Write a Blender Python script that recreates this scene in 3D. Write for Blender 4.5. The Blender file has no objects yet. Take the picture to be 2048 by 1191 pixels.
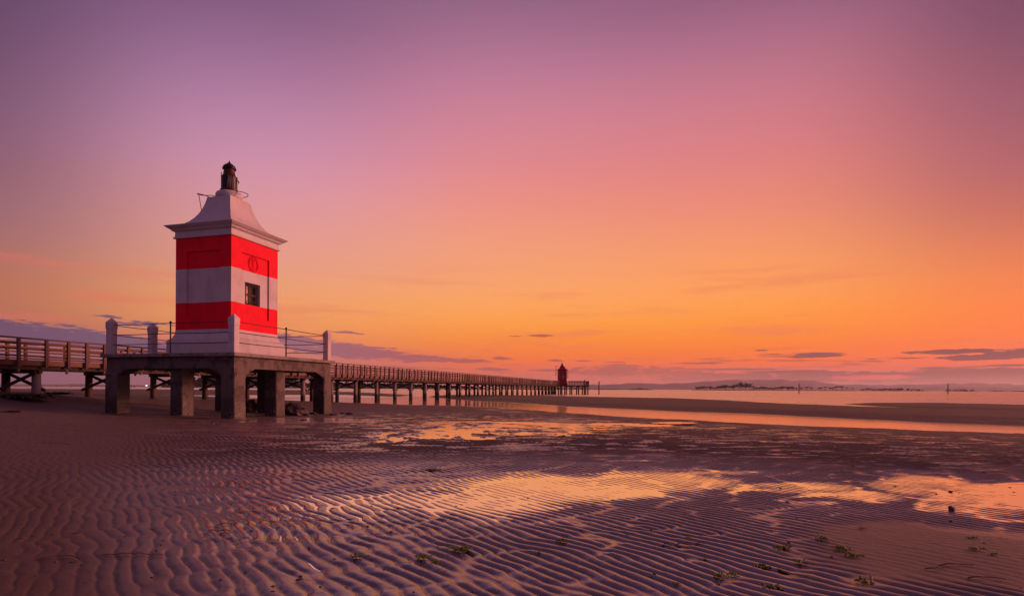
import bpy, bmesh, math, random
import numpy as np
from mathutils import Vector, Matrix
random.seed(7)
PI = math.pi
scene = bpy.context.scene
COL = scene.collection

# ------------------------------------------------------------------ camera
F_PX, HOR, ROLL = 1112.44, 776.886, 0.0052
cam_d = bpy.data.cameras.new('camera')
cam = bpy.data.objects.new('camera', cam_d)
COL.objects.link(cam)
scene.camera = cam
cam_d.sensor_width = 36.0
cam_d.lens = 36.0 * F_PX / 2048
cam_d.shift_y = (HOR - 595.5) / 2048
cam_d.clip_start = 0.05
cam_d.clip_end = 40000
cam.location = (0, 0, 1.0)
cam.rotation_euler = (Matrix.Rotation(PI / 2, 3, 'X') @ Matrix.Rotation(ROLL, 3, 'Z')).to_euler()

def ray(px, py):
    du, dv = px - 1024, py - HOR
    c, s = math.cos(ROLL), math.sin(ROLL)
    return (c * du + s * dv) / F_PX, (-s * du + c * dv) / F_PX
def gnd(px, py, z=0.0):
    a, b = ray(px, py)
    Y = (1 - z) / b
    return a * Y, Y
def azel(px, py):
    a, b = ray(px, py)
    return math.degrees(math.atan(a)), math.degrees(math.atan(-b / math.hypot(1, a)))
def lin(c):
    return tuple(((v / 255) / 12.92 if v <= 10 else (((v / 255) + .055) / 1.055) ** 2.4) for v in c) + (1.0,)

# ------------------------------------------------------------------ render / exposure
scene.view_settings.view_transform = 'Standard'
scene.view_settings.look = 'None'
scene.view_settings.exposure = 0.08
scene.view_settings.gamma = 1.0
scene.view_settings.use_curve_mapping = False
scene.render.engine = 'CYCLES'
scene.cycles.use_denoising = True
scene.cycles.max_bounces = 5
scene.cycles.diffuse_bounces = 2
scene.cycles.glossy_bounces = 3
scene.cycles.transmission_bounces = 2
scene.cycles.volume_bounces = 0
scene.cycles.transparent_max_bounces = 4
scene.cycles.sample_clamp_indirect = 4.0

# ------------------------------------------------------------------ sky
world = bpy.data.worlds.new('World')
scene.world = world
world.use_nodes = True
WN, WL = world.node_tree.nodes, world.node_tree.links
WN.clear()
def wn(t, **kw):
    n = WN.new(t)
    for k, v in kw.items():
        setattr(n, k, v)
    return n
def wm(op, a, b=None, c=None, clamp=False):
    n = WN.new('ShaderNodeMath'); n.operation = op; n.use_clamp = clamp
    for i, v in enumerate((a, b, c)):
        if v is None: continue
        if hasattr(v, 'is_output'): WL.new(v, n.inputs[i])
        else: n.inputs[i].default_value = v
    return n.outputs[0]
def wrange(v, a, b, kind='SMOOTHSTEP'):
    n = WN.new('ShaderNodeMapRange'); n.interpolation_type = kind; n.clamp = True
    WL.new(v, n.inputs[0]); n.inputs[1].default_value = a; n.inputs[2].default_value = b
    return n.outputs[0]
def wmix(f, a, b):
    n = WN.new('ShaderNodeMix'); n.data_type = 'RGBA'
    for i, v in ((0, f), (6, a), (7, b)):
        if hasattr(v, 'is_output'): WL.new(v, n.inputs[i])
        else: n.inputs[i].default_value = v
    return n.outputs[2]
def wramp(v, stops, lo, hi, kind='B_SPLINE'):
    n = WN.new('ShaderNodeValToRGB'); r = n.color_ramp; r.interpolation = kind
    stops = [((p - lo) / (hi - lo), lin(c)) for p, c in stops]
    r.elements[0].position, r.elements[0].color = stops[0]
    r.elements[1].position, r.elements[1].color = stops[-1]
    for p, c in stops[1:-1]:
        e = r.elements.new(p); e.color = c
    m = WN.new('ShaderNodeMapRange'); m.clamp = True
    WL.new(v, m.inputs[0]); m.inputs[1].default_value = lo; m.inputs[2].default_value = hi
    WL.new(m.outputs[0], n.inputs[0])
    return n.outputs[0]
tc = wn('ShaderNodeTexCoord')
sx = wn('ShaderNodeSeparateXYZ'); WL.new(tc.outputs['Generated'], sx.inputs[0])
AZ = wm('MULTIPLY', wm('ARCTAN2', sx.outputs[0], sx.outputs[1]), 57.29578)
EL = wm('MULTIPLY', wm('ARCSINE', sx.outputs[2]), 57.29578)
ZEN = (88, 61, 88)
SKY = {
 -47: [(-4,(112,86,114)),(0,(114,88,116)),(2.2,(120,90,116)),(4.2,(156,94,90)),(6.6,(172,98,76)),(9.6,(152,94,92)),(12.9,(126,86,106)),(16.8,(106,70,98)),(22,(86,61,92)),(28,(66,46,76)),(45,(84,62,98)),(90,ZEN)],
 -25: [(-4,(150,104,122)),(0,(156,108,124)),(2.2,(178,116,124)),(4,(222,128,100)),(6.2,(246,160,92)),(9,(236,160,112)),(11.7,(228,156,132)),(17,(216,150,160)),(21,(202,145,175)),(26.6,(165,118,156)),(32,(124,88,124)),(45,(100,70,102)),(90,ZEN)],
 0: [(-4,(205,118,112)),(0,(214,120,112)),(1.6,(246,106,72)),(3,(255,120,46)),(5,(255,144,42)),(7,(255,162,70)),(9,(253,166,96)),(11,(247,163,108)),(14.9,(240,156,122)),(18.7,(233,142,128)),(22.3,(222,136,140)),(29,(192,126,154)),(35,(140,98,130)),(50,(106,73,102)),(90,ZEN)],
 21: [(-4,(200,112,108)),(0,(204,114,108)),(1.4,(226,106,88)),(2.6,(255,106,44)),(4.6,(255,136,38)),(6.6,(255,152,52)),(8.6,(255,160,78)),(12.4,(247,156,98)),(16.4,(235,138,112)),(21.2,(220,126,126)),(27.6,(190,118,140)),(33.5,(138,88,120)),(50,(104,70,98)),(90,ZEN)],
 48: [(-4,(130,84,96)),(0,(134,84,96)),(1.2,(160,82,86)),(2.2,(252,104,66)),(4,(255,122,58)),(7,(252,128,64)),(10,(226,120,80)),(13.3,(186,98,92)),(17.2,(156,88,104)),(22.7,(128,78,104)),(28,(90,58,86)),(45,(92,66,98)),(90,ZEN)],
 84: [(-4,(140,88,96)),(0,(146,90,98)),(1.2,(180,90,86)),(2.4,(240,104,72)),(5,(246,122,66)),(8,(240,126,74)),(11,(222,120,86)),(15,(194,106,100)),(20,(168,96,112)),(26,(136,84,110)),(34,(106,70,98)),(50,(96,70,102)),(90,ZEN)],
 180: [(-4,(110,86,112)),(0,(114,88,114)),(6,(130,96,122)),(14,(140,102,130)),(24,(132,97,130)),(40,(114,84,118)),(90,ZEN)],
}
ramps = {k: wramp(EL, v, -4, 90) for k, v in SKY.items()}
def wvec(op, a, b=None, c=None):
    n = WN.new('ShaderNodeVectorMath'); n.operation = op
    for i, v in enumerate((a, b, c)):
        if v is None: continue
        if hasattr(v, 'is_output'): WL.new(v, n.inputs[i])
        else: n.inputs[i].default_value = v
    return n.outputs[1] if op == 'DOT_PRODUCT' else n.outputs[0]
acc = None; wsum = None
for k, sg in ((-47, 12.5), (-25, 15.0), (0, 16.0), (21, 16.0), (48, 14.0), (84, 20.0)):
    t = wm('DIVIDE', wm('SUBTRACT', AZ, k), sg)
    w = wm('EXPONENT', wm('MULTIPLY', wm('MULTIPLY', t, t), -1.0))
    sc = WN.new('ShaderNodeVectorMath'); sc.operation = 'SCALE'; WL.new(ramps[k], sc.inputs[0]); WL.new(w, sc.inputs[3])
    acc = sc.outputs[0] if acc is None else wvec('ADD', acc, sc.outputs[0])
    wsum = w if wsum is None else wm('ADD', wsum, w)
bw = wrange(wm('ABSOLUTE', wm('SUBTRACT', AZ, 18.0)), 66, 140)
bw = wm('ADD', wm('MULTIPLY', bw, 2.0), 0.004)
sc = WN.new('ShaderNodeVectorMath'); sc.operation = 'SCALE'; WL.new(ramps[180], sc.inputs[0]); WL.new(bw, sc.inputs[3])
acc = wvec('ADD', acc, sc.outputs[0]); wsum = wm('ADD', wsum, bw)
sc = WN.new('ShaderNodeVectorMath'); sc.operation = 'SCALE'; WL.new(acc, sc.inputs[0]); WL.new(wm('DIVIDE', 1.0, wsum), sc.inputs[3])
cur = clear = sc.outputs[0]
# clouds: long low banks near the horizon, edges broken by stretched noise
def wnoise(fa, fe, seed, detail=5.0, rough=0.55):
    cv = wn('ShaderNodeCombineXYZ')
    WL.new(wm('MULTIPLY', AZ, fa), cv.inputs[0]); WL.new(wm('MULTIPLY', EL, fe), cv.inputs[1]); cv.inputs[2].default_value = seed
    n = wn('ShaderNodeTexNoise'); n.inputs['Scale'].default_value = 1.0
    n.inputs['Detail'].default_value = detail; n.inputs['Roughness'].default_value = rough
    WL.new(cv.outputs[0], n.inputs['Vector'])
    return n.outputs[0]
n1 = wnoise(0.33, 2.6, 3.1)
n2 = wnoise(0.17, 2.2, 9.7, 4.0)
n3 = wnoise(1.3, 8.0, 5.5, 4.0)
warp = wm('ADD', wm('MULTIPLY', wm('SUBTRACT', n1, 0.5), 2.6), wm('MULTIPLY', wm('SUBTRACT', n3, 0.5), 2.4))
CLOUDS = [  # px centre, half size px, slope (px/px), strength
 (120,672,300,22,.07,1.0), (330,700,170,16,.05,.8), (30,647,75,4,.02,.7), (228,634,34,3,.03,.6), (300,648,70,6,0,.55),
 (700,702,160,15,.08,.95), (830,716,150,7,.03,.85), (590,680,110,11,.1,.75), (740,694,60,3,.06,.8), (690,664,32,3,.05,.6),
 (1078,671,30,2.6,.0,1.0), (1038,672,20,1.6,.0,.7), (1004,716,24,3.2,.0,.95), (985,738,34,3.4,-.02,.85), (1095,740,34,2.6,0,.7), (1110,720,22,2.4,0,.7),
 (1170,721,24,1.5,0,.8), (1230,724,30,1.3,0,.7), (1390,726,60,2.4,.02,.8), (1480,738,110,2.2,.0,.8), (1260,742,150,12,.02,.75), (1420,752,160,10,.0,.7),
 (1625,711,62,4.2,.01,1.05), (1600,707,90,1.6,.0,.7), (1525,700,14,1.4,0,.8), (1920,702,120,5,-.02,1.1), (1975,713,120,6.4,.0,1.15), (2060,706,120,9,0,1.0),
 (1800,716,60,1.6,0,.7), (1700,752,300,12,.0,.85), (1940,751,260,15,.0,1.0), (2060,750,200,16,.0,1.0), (2010,730,60,1.8,.02,.8), (1860,736,40,1.4,0,.7), (1560,744,120,5,0,.8),
]
D = None; VS = {}
for (cx, cy, hw, hh, sl, st) in CLOUDS:
    a0, e0 = azel(cx, cy); wa = abs(azel(cx + hw, cy)[0] - a0); we = abs(azel(cx, cy - hh)[1] - e0)
    sl = round(sl / .04) * .04
    if sl not in VS:
        cv = wn('ShaderNodeCombineXYZ'); WL.new(AZ, cv.inputs[0]); cv.inputs[2].default_value = 0.0
        WL.new(wm('ADD', EL, wm('MULTIPLY', AZ, sl)) if sl else EL, cv.inputs[1]); VS[sl] = cv.outputs[0]
    v = wvec('MULTIPLY_ADD', VS[sl], (1 / wa, 1 / we, 0), (-a0 / wa, -(e0 + sl * a0) / we, 0))
    b = wm('MULTIPLY_ADD', wvec('DOT_PRODUCT', v, v), -st, 1.25 * st)
    D = b if D is None else wm('MAXIMUM', D, b)
dens = wrange(wm('ADD', D, warp), 0.12, 0.62)
win = wm('MULTIPLY', wrange(EL, 0.9, 1.9), wm('SUBTRACT', 1.0, wrange(EL, 2.6, 4.4)))
streak = wm('MULTIPLY', wrange(n2, 0.55, 0.66), wm('MULTIPLY', win, 0.62))
alpha = wm('MULTIPLY', wm('MAXIMUM', dens, streak), 0.94)
n4 = wnoise(0.06, 0.75, 14.2, 5.0, 0.6)     # faint high cirrus veils
veil = wm('MULTIPLY', wm('MULTIPLY', wrange(n4, 0.5, 0.72), wm('SUBTRACT', 1.0, wrange(EL, 9.0, 13.5))), 0.42)
cur = wmix(veil, cur, lin((226, 112, 96)))
CC = [(-180,(104,84,112)),(-42,(98,76,106)),(-32,(112,86,112)),(-20,(150,98,116)),(-8,(172,90,94)),(4,(176,88,82)),(16,(182,92,80)),(26,(126,70,74)),(34,(108,62,70)),(44,(98,58,68)),(180,(104,84,112))]
ccol = wramp(AZ, CC, -180, 180, 'LINEAR')
cur = wmix(alpha, cur, ccol)
a0, e0 = azel(1745, 754)   # red gap in the low bank
ga = wm('DIVIDE', wm('SUBTRACT', AZ, a0), 3.6); ge = wm('DIVIDE', wm('SUBTRACT', EL, e0), 0.26)
gq = wm('ADD', wm('ADD', wm('MULTIPLY', ga, ga), wm('MULTIPLY', ge, ge)), wm('MULTIPLY', warp, 0.5))
cur = wmix(wm('MULTIPLY', wm('SUBTRACT', 1.0, wrange(gq, 0.25, 1.1)), 0.8), cur, lin((252, 92, 84)))
bg = wn('ShaderNodeBackground'); WL.new(cur, bg.inputs[0]); bg.inputs[1].default_value = 1.0
bg2 = wn('ShaderNodeBackground'); WL.new(clear, bg2.inputs[0]); bg2.inputs[1].default_value = 1.0
ms = wn('ShaderNodeMixShader')   # clouds only exist low down
WL.new(wm('GREATER_THAN', EL, 14.0), ms.inputs[0]); WL.new(bg.outputs[0], ms.inputs[1]); WL.new(bg2.outputs[0], ms.inputs[2])
wo = wn('ShaderNodeOutputWorld'); WL.new(ms.outputs[0], wo.inputs[0])
world.cycles.sampling_method = 'MANUAL'
world.cycles.sample_map_resolution = 512

# ------------------------------------------------------------------ afterglow sun, low over the water on the right
sun_d = bpy.data.lights.new('sun', 'SUN')
sun_d.energy = 3.6
sun_d.angle = math.radians(18)
sun_d.color = (1.0, 0.36, 0.25)
sun = bpy.data.objects.new('sun', sun_d); COL.objects.link(sun)
SAZ, SEL = math.radians(74), math.radians(13)
sdir = Vector((math.sin(SAZ) * math.cos(SEL), math.cos(SAZ) * math.cos(SEL), math.sin(SEL)))
sun.rotation_euler = sdir.to_track_quat('Z', 'Y').to_euler()
sun.location = sdir * 200

# ------------------------------------------------------------------ material helpers
def material(name, base, rough=0.6, spec=0.4, metal=0.0, ior=1.5):
    m = bpy.data.materials.new(name); m.use_nodes = True
    N, L = m.node_tree.nodes, m.node_tree.links
    p = N['Principled BSDF']
    p.inputs['Base Color'].default_value = tuple(base) + (1,)
    p.inputs['Roughness'].default_value = rough
    p.inputs['Specular IOR Level'].default_value = spec
    p.inputs['Metallic'].default_value = metal
    p.inputs['IOR'].default_value = ior
    return m, N, L, p
def nmath(N, L, op, a, b=None, clamp=False):
    n = N.new('ShaderNodeMath'); n.operation = op; n.use_clamp = clamp
    for i, v in enumerate((a, b)):
        if v is None: continue
        if hasattr(v, 'is_output'): L.new(v, n.inputs[i])
        else: n.inputs[i].default_value = v
    return n.outputs[0]
def nrange(N, L, v, a, b, c=0.0, d=1.0, kind='SMOOTHSTEP'):
    n = N.new('ShaderNodeMapRange'); n.interpolation_type = kind; n.clamp = True
    L.new(v, n.inputs[0])
    for i, x in enumerate((a, b, c, d)): n.inputs[i + 1].default_value = x
    return n.outputs[0]
def nmix(N, L, f, a, b):
    n = N.new('ShaderNodeMix'); n.data_type = 'RGBA'
    for i, v in ((0, f), (6, a), (7, b)):
        if hasattr(v, 'is_output'): L.new(v, n.inputs[i])
        elif isinstance(v, (int, float)): n.inputs[i].default_value = v
        else: n.inputs[i].default_value = tuple(v)[:3] + (1,)
    return n.outputs[2]
def nnoise(N, L, vec, scale, detail=4.0, rough=0.55, stretch=None):
    if stretch:
        mp = N.new('ShaderNodeMapping'); mp.inputs['Scale'].default_value = stretch
        L.new(vec, mp.inputs['Vector']); vec = mp.outputs[0]
    n = N.new('ShaderNodeTexNoise'); n.inputs['Scale'].default_value = scale
    n.inputs['Detail'].default_value = detail; n.inputs['Roughness'].default_value = rough
    L.new(vec, n.inputs['Vector'])
    return n.outputs[0]
def nbump(N, L, p, h, strength, dist):
    b = N.new('ShaderNodeBump')
    if hasattr(strength, 'is_output'): L.new(strength, b.inputs['Strength'])
    else: b.inputs['Strength'].default_value = strength
    b.inputs['Distance'].default_value = dist
    L.new(h, b.inputs['Height']); L.new(b.outputs[0], p.inputs['Normal'])
def geo_pos(N):
    return N.new('ShaderNodeNewGeometry').outputs['Position']

def plaster(name, base, dark, amt=0.5, spec=.3):
    m, N, L, p = material(name, base, 0.62, spec)
    pos = geo_pos(N)
    n = nnoise(N, L, pos, 1.7, 6, 0.6); s = nnoise(N, L, pos, 3.0, 4, 0.6, (1.6, 1.6, 0.25))
    f = nmath(N, L, 'MULTIPLY', nrange(N, L, nmath(N, L, 'ADD', n, nmath(N, L, 'MULTIPLY', s, 0.6)), 0.72, 1.05), amt)
    L.new(nmix(N, L, f, base, dark), p.inputs['Base Color'])
    nbump(N, L, p, nnoise(N, L, pos, 38, 5, 0.6), 0.25, 0.01)
    return m
def concrete(name, base, dark, tide=True):
    m, N, L, p = material(name, base, 0.7, 0.35)
    pos = geo_pos(N)
    sep = N.new('ShaderNodeSeparateXYZ'); L.new(pos, sep.inputs[0])
    patch = nnoise(N, L, pos, 2.3, 6, 0.62); fine = nnoise(N, L, pos, 14, 4, 0.6); drip = nnoise(N, L, pos, 5, 4, 0.5, (1.5, 1.5, 0.16))
    f = nrange(N, L, patch, 0.52, 0.57)
    c = nmix(N, L, nmath(N, L, 'MULTIPLY', f, 0.75), base, dark)
    c = nmix(N, L, nmath(N, L, 'MULTIPLY', nrange(N, L, drip, 0.52, 0.7), 0.6), c, tuple(v * 0.5 for v in base))
    c = nmix(N, L, nmath(N, L, 'MULTIPLY', nrange(N, L, fine, 0.45, 0.75), 0.3), c, tuple(v * 1.25 for v in base))
    if tide:   # weed and mussel stain below the high-tide mark
        zz = nmath(N, L, 'ADD', sep.outputs[2], nmath(N, L, 'MULTIPLY', nmath(N, L, 'SUBTRACT', patch, 0.5), 0.7))
        c = nmix(N, L, nrange(N, L, zz, 0.78, 0.5, 0.0, 0.9), c, (0.045, 0.03, 0.028))
        L.new(nrange(N, L, zz, 0.78, 0.4, 0.72, 0.42), p.inputs['Roughness'])
    L.new(c, p.inputs['Base Color'])
    nbump(N, L, p, nmath(N, L, 'ADD', fine, nmath(N, L, 'MULTIPLY', f, -0.6)), 0.5, 0.02)
    return m
def wood(name, a, b, wet=False):
    m, N, L, p = material(name, a, 0.7, 0.3)
    tcn = N.new('ShaderNodeTexCoord'); inf = N.new('ShaderNodeObjectInfo')
    v = tcn.outputs['Object']
    g = nnoise(N, L, v, 6, 5, 0.6, (0.25, 4, 4))
    c = nmix(N, L, g, a, b)
    c = nmix(N, L, nmath(N, L, 'MULTIPLY', inf.outputs['Random'], 0.7), c, tuple(x * 0.45 for x in a))
    c = nmix(N, L, nrange(N, L, inf.outputs['Random'], .86, .98, 0, .5), c, tuple(min(1, x * 1.7) for x in a))
    if wet:
        sep = N.new('ShaderNodeSeparateXYZ'); L.new(geo_pos(N), sep.inputs[0])
        zz = nmath(N, L, 'ADD', sep.outputs[2], nmath(N, L, 'MULTIPLY', nmath(N, L, 'SUBTRACT', g, 0.5), 0.5))
        c = nmix(N, L, nrange(N, L, zz, 0.62, 0.42, 0, 0.92), c, (0.02, 0.015, 0.014))
    L.new(c, p.inputs['Base Color'])
    nbump(N, L, p, g, 0.4, 0.01)
    return m
M = {}
M['white'] = plaster('white_plaster', (0.53, 0.48, 0.51), (0.31, 0.27, 0.27), 0.42)
M['red'] = plaster('red_paint', (0.80, 0.002, 0.026), (0.56, 0.002, 0.018), 0.7, .12)
M['redfar'] = plaster('faded_red_paint', (0.30, 0.014, 0.020), (0.20, 0.009, 0.014), 0.6)
M['shell'] = material('barnacle_shell', (0.26, 0.21, 0.20), 0.7)[0]
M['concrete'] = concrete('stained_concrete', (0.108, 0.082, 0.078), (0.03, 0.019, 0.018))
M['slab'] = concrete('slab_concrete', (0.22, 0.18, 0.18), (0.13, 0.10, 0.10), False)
M['wood'] = wood('weathered_timber', (0.20, 0.10, 0.075), (0.12, 0.058, 0.045))
M['woodlight'] = wood('grey_timber', (0.24, 0.16, 0.14), (0.16, 0.10, 0.09))
M['pile'] = wood('pile_timber', (0.30, 0.22, 0.21), (0.20, 0.14, 0.13), True)
M['piledark'] = wood('dark_timber', (0.07, 0.04, 0.035), (0.04, 0.022, 0.02), True)  # darker timber: rear piles, braces, beams, mooring posts
M['iron'] = material('rusty_iron', (0.035, 0.02, 0.02), 0.55, 0.4, 0.3)[0]
M['rust'] = material('rusty_red_metal', (0.05, 0.010, 0.010), 0.5, 0.4, 0.2)[0]
M['lantern'] = material('dark_lantern_metal', (0.018, 0.008, 0.010), 0.45, 0.4, 0.3)[0]
M['glass'] = material('lantern_glass', (0.16, 0.13, 0.14), 0.08, 0.6, 0.0, 1.6)[0]
M['pane'] = material('window_glass', (0.02, 0.012, 0.014), 0.05, 0.8, 0.0, 2.0)[0]
M['curtain'] = material('window_blind', (0.85, 0.55, 0.28), 0.6, 0.3)[0]

# ------------------------------------------------------------------ mesh helpers
def link(o): COL.objects.link(o); return o
def mesh(bm, name, mat, smooth=False):
    me = bpy.data.meshes.new(name)
    bm.normal_update(); bm.to_mesh(me); bm.free()
    if mat: me.materials.append(mat)
    if smooth: me.shade_smooth()
    return me
def part(name, bm, mat, parent=None, smooth=False, loc=None, rot=None):
    o = bpy.data.objects.new(name, bm if isinstance(bm, bpy.types.Mesh) else mesh(bm, name, mat, smooth))
    link(o)
    if parent: o.parent = parent
    if loc: o.location = loc
    if rot: o.rotation_euler = rot
    return o
def tag(o, label=None, cat=None, group=None, kind=None):
    for k, v in (('label', label), ('category', cat), ('group', group), ('kind', kind)):
        if v: o[k] = v
    return o
def thing(name, label, cat, loc=(0, 0, 0), rotz=0.0, group=None):
    o = link(bpy.data.objects.new(name, None)); o.location = loc; o.rotation_euler = (0, 0, rotz); o.empty_display_size = 0.2
    return tag(o, label, cat, group)
def BM(): return bmesh.new()
def box(bm, c, s, bevel=0.0, mat=None):
    r = bmesh.ops.create_cube(bm, size=1.0)
    vs = r['verts']
    for v in vs: v.co = Vector((v.co.x * s[0] + c[0], v.co.y * s[1] + c[1], v.co.z * s[2] + c[2]))
    if bevel:
        es = list({e for v in vs for e in v.link_edges})
        bmesh.ops.bevel(bm, geom=es, offset=bevel, segments=1, affect='EDGES')
    if mat is not None: bmesh.ops.transform(bm, matrix=mat, verts=vs)
    return bm
def loft(bm, rings, cap=True):
    prev = None
    for ring in rings:
        cur = [bm.verts.new(p) for p in ring]
        if prev:
            n = len(cur)
            for i in range(n): bm.faces.new((prev[i], prev[(i + 1) % n], cur[(i + 1) % n], cur[i]))
        elif cap: bm.faces.new(cur[::-1])
        prev = cur
    if cap: bm.faces.new(prev)
    return bm
def sq(h, z, cx=0, cy=0, ch=0.0):
    if ch <= 0: return [(cx - h, cy - h, z), (cx + h, cy - h, z), (cx + h, cy + h, z), (cx - h, cy + h, z)]
    k = h - ch
    return [(cx - k, cy - h, z), (cx + k, cy - h, z), (cx + h, cy - k, z), (cx + h, cy + k, z), (cx + k, cy + h, z), (cx - k, cy + h, z), (cx - h, cy + k, z), (cx - h, cy - k, z)]
def circ(r, z, n=24, cx=0, cy=0):
    return [(cx + r * math.cos(2 * PI * i / n), cy + r * math.sin(2 * PI * i / n), z) for i in range(n)]
def lathe(bm, prof, n=24, cx=0, cy=0):
    return loft(bm, [circ(r, z, n, cx, cy) for r, z in prof])
def tube(bm, pts, r, n=8):
    pts = [Vector(p) for p in pts]; rings = []
    for i, p in enumerate(pts):
        d = (pts[min(i + 1, len(pts) - 1)] - pts[max(i - 1, 0)]).normalized()
        up = Vector((0, 0, 1)) if abs(d.z) < 0.9 else Vector((1, 0, 0))
        a = d.cross(up).normalized(); b = a.cross(d)
        rings.append([p + a * (r * math.cos(2 * PI * k / n)) - b * (r * math.sin(2 * PI * k / n)) for k in range(n)])
    loft(bm, rings); return bm
def beam_between(bm, a, b, w, h):
    a, b = Vector(a), Vector(b); d = b - a; L = d.length; d.normalize()
    up = Vector((0, 0, 1)) if abs(d.z) < 0.95 else Vector((0, 1, 0))
    s = d.cross(up).normalized(); u = s.cross(d)
    mt = Matrix((( d.x, s.x, u.x, (a.x + b.x) / 2), (d.y, s.y, u.y, (a.y + b.y) / 2), (d.z, s.z, u.z, (a.z + b.z) / 2), (0, 0, 0, 1)))
    return box(bm, (0, 0, 0), (L, w, h), 0, mt)

# ------------------------------------------------------------------ noise + terrain
def hash2(i, j, s):
    h = (i.astype(np.int64) * 374761393 + j.astype(np.int64) * 668265263 + s * 1442695041) & 0xFFFFFFFF
    h = ((h ^ (h >> 13)) * 1274126177) & 0xFFFFFFFF
    return ((h ^ (h >> 16)) & 0xFFFF) / 65535.0
def vnoise(x, y, s=0):
    i, j = np.floor(x), np.floor(y); u, v = x - i, y - j
    u = u * u * u * (u * (u * 6 - 15) + 10); v = v * v * v * (v * (v * 6 - 15) + 10)
    a, b, c, d = hash2(i, j, s), hash2(i + 1, j, s), hash2(i, j + 1, s), hash2(i + 1, j + 1, s)
    return (a * (1 - u) + b * u) * (1 - v) + (c * (1 - u) + d * u) * v
def fbm(x, y, s=0, o=4):
    t = 0; a = 0.5
    for k in range(o): t = t + a * vnoise(x * 2 ** k, y * 2 ** k, s + k * 17); a *= 0.5
    return t / (1 - 0.5 ** o)
def sstep(v, a, b):
    t = np.clip((v - a) / (b - a), 0, 1); return t * t * (3 - 2 * t)
def sdist(poly, X, Y):
    d = np.full(X.shape, 1e9); ins = np.zeros(X.shape, bool); n = len(poly)
    for i in range(n):
        x0, y0 = poly[i]; x1, y1 = poly[(i + 1) % n]
        ex, ey = x1 - x0, y1 - y0
        t = np.clip(((X - x0) * ex + (Y - y0) * ey) / (ex * ex + ey * ey), 0, 1)
        d = np.minimum(d, (X - x0 - t * ex) ** 2 + (Y - y0 - t * ey) ** 2)
        if y0 != y1:
            c = ((y0 > Y) != (y1 > Y)) & (X < ex * (Y - y0) / (y1 - y0) + x0); ins ^= c
    d = np.sqrt(d); return np.where(ins, d, -d)
SEA = -0.15
BEACH = [(-170,74),(-95,73),(-52,73),(-38,69),(-29,60.5),(-18.5,48.3),(-14.6,45.5),(-7.7,38.4),(-2.4,36),(3.6,25.4),(7.1,20.9),(9.7,18),(12.1,16.2),(14.1,15.3),(22,12.2),(70,-4),(120,-40),(120,-260),(-170,-260)]
BANK = [(-190,100),(-95,84),(-60,80),(-40,77),(-33,90),(-28.3,92.5),(-21,80),(-15.5,74),(-15.5,81),(-17.5,97),(-31,125),(-72,205),(-190,225)]
BAR = [(-10.8,71),(-3.5,52.2),(4.8,34.3),(9.6,28.3),(12.9,24.1),(14.7,19.9),(16.5,17.9),(24,14),(74,-2),(120,-20),(120,6),(90,6),(40,21.5),(27.5,29.9),(24,34.5),(22.1,41.2),(22.5,48.4),(21.5,63.5),(10.4,74),(3.3,86),(-5.9,88.2),(-12.5,86)]
BAR2 = [(27.7,47),(26.2,37.5),(28.9,31.4),(45,22.5),(95,8),(120,10),(120,24),(60,36),(41,44.4),(38.3,51.5),(29.3,49)]
CP = np.array([(-3,2.6,.045),(-1.5,2.6,.02),(0,3,.016),(1.5,3,.016),(2.9,3.5,.036),(4.5,4.2,.045),(6,4.5,.03),(0,6,.016),(3,6,.016),(6,6.5,.016),(9,7,.02),(-3.5,6,.035),(-2,9,.016),(2,9,.016),(6,9,.012),(-6,9,.05),
 (-9,9.5,.16),(-5,4,.09),(-12,13,.34),(-9.5,14.5,.07),(-6,13,.0),(-3,12,-.012),(0,12,-.012),(4,12,-.012),(9,12,-.03),(0,16,-.02),(-4,16,-.02),(5,15,-.04),(3,20,-.09),(-2,24,-.09),(-5,20,-.06),(-5,28,-.09),(-3,33,-.1),
 (-9,18,-.035),(-14.3,19.5,.07),(-7.6,23.3,-.075),(-12.8,24.8,-.06),(-11,21.4,-.03),(-16,20,.36),(-18.2,21.3,.76),(-19,23.7,.58),(-17.3,26.3,.38),(-16.5,30,.29),(-15.5,33,.27),(-14,36.5,.14),(-11,37,-.04),(-12.5,42,-.09),(-9,30,-.06),
 (-15,17,.3),(-20,16,.85),(-26,20,1.2),(-14,8,.55),(-9,4,.3),(-22,8,1.0),(-30,30,1.1),(-26,34,.7),(-24,45,.35),(-32,55,.15),(-45,60,.3),(-60,60,.5),(-60,30,1.4),(-20,-5,.8),(-6,-3,.2),(0,-3,.06),(6,-3,.06),(15,-6,.06),(20,5,.0),(14,9,-.03),(30,-10,.1),(60,-40,.3),(-60,-40,1.5),(0,-40,.5)], float)
def _rbf():
    n = len(CP); d = np.hypot(CP[:, None, 0] - CP[None, :, 0], CP[:, None, 1] - CP[None, :, 1])
    A = np.zeros((n + 3, n + 3)); A[:n, :n] = d + 0.05 * 0; A[:n, n] = 1; A[:n, n + 1:] = CP[:, :2]; A[n:, :n] = A[:n, n:].T
    return np.linalg.solve(A, np.concatenate([CP[:, 2], [0, 0, 0]]))
RBF = _rbf()
PUD = [  # px centre, half-width, half-height px, strength : standing water on the flat
 (880,1004,330,28,1.0),(1120,975,240,32,1.2),(1330,962,220,26,1.2),(1440,945,140,10,1.0),(690,1032,150,16,.62),(1560,975,190,18,1.15),(1680,990,200,17,1.0),(1000,955,150,10,.55),(1230,995,220,14,.75),
 (1850,966,150,28,1.1),(1960,985,140,30,1.2),(2060,985,150,36,1.2),(1800,945,60,10,.9),(1900,1010,90,14,.75),(1510,941,70,4,.7),(1280,919,60,4,.75),(1190,925,50,4,.6),(560,1075,70,12,.35),(620,1130,50,30,.3),
]
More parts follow.
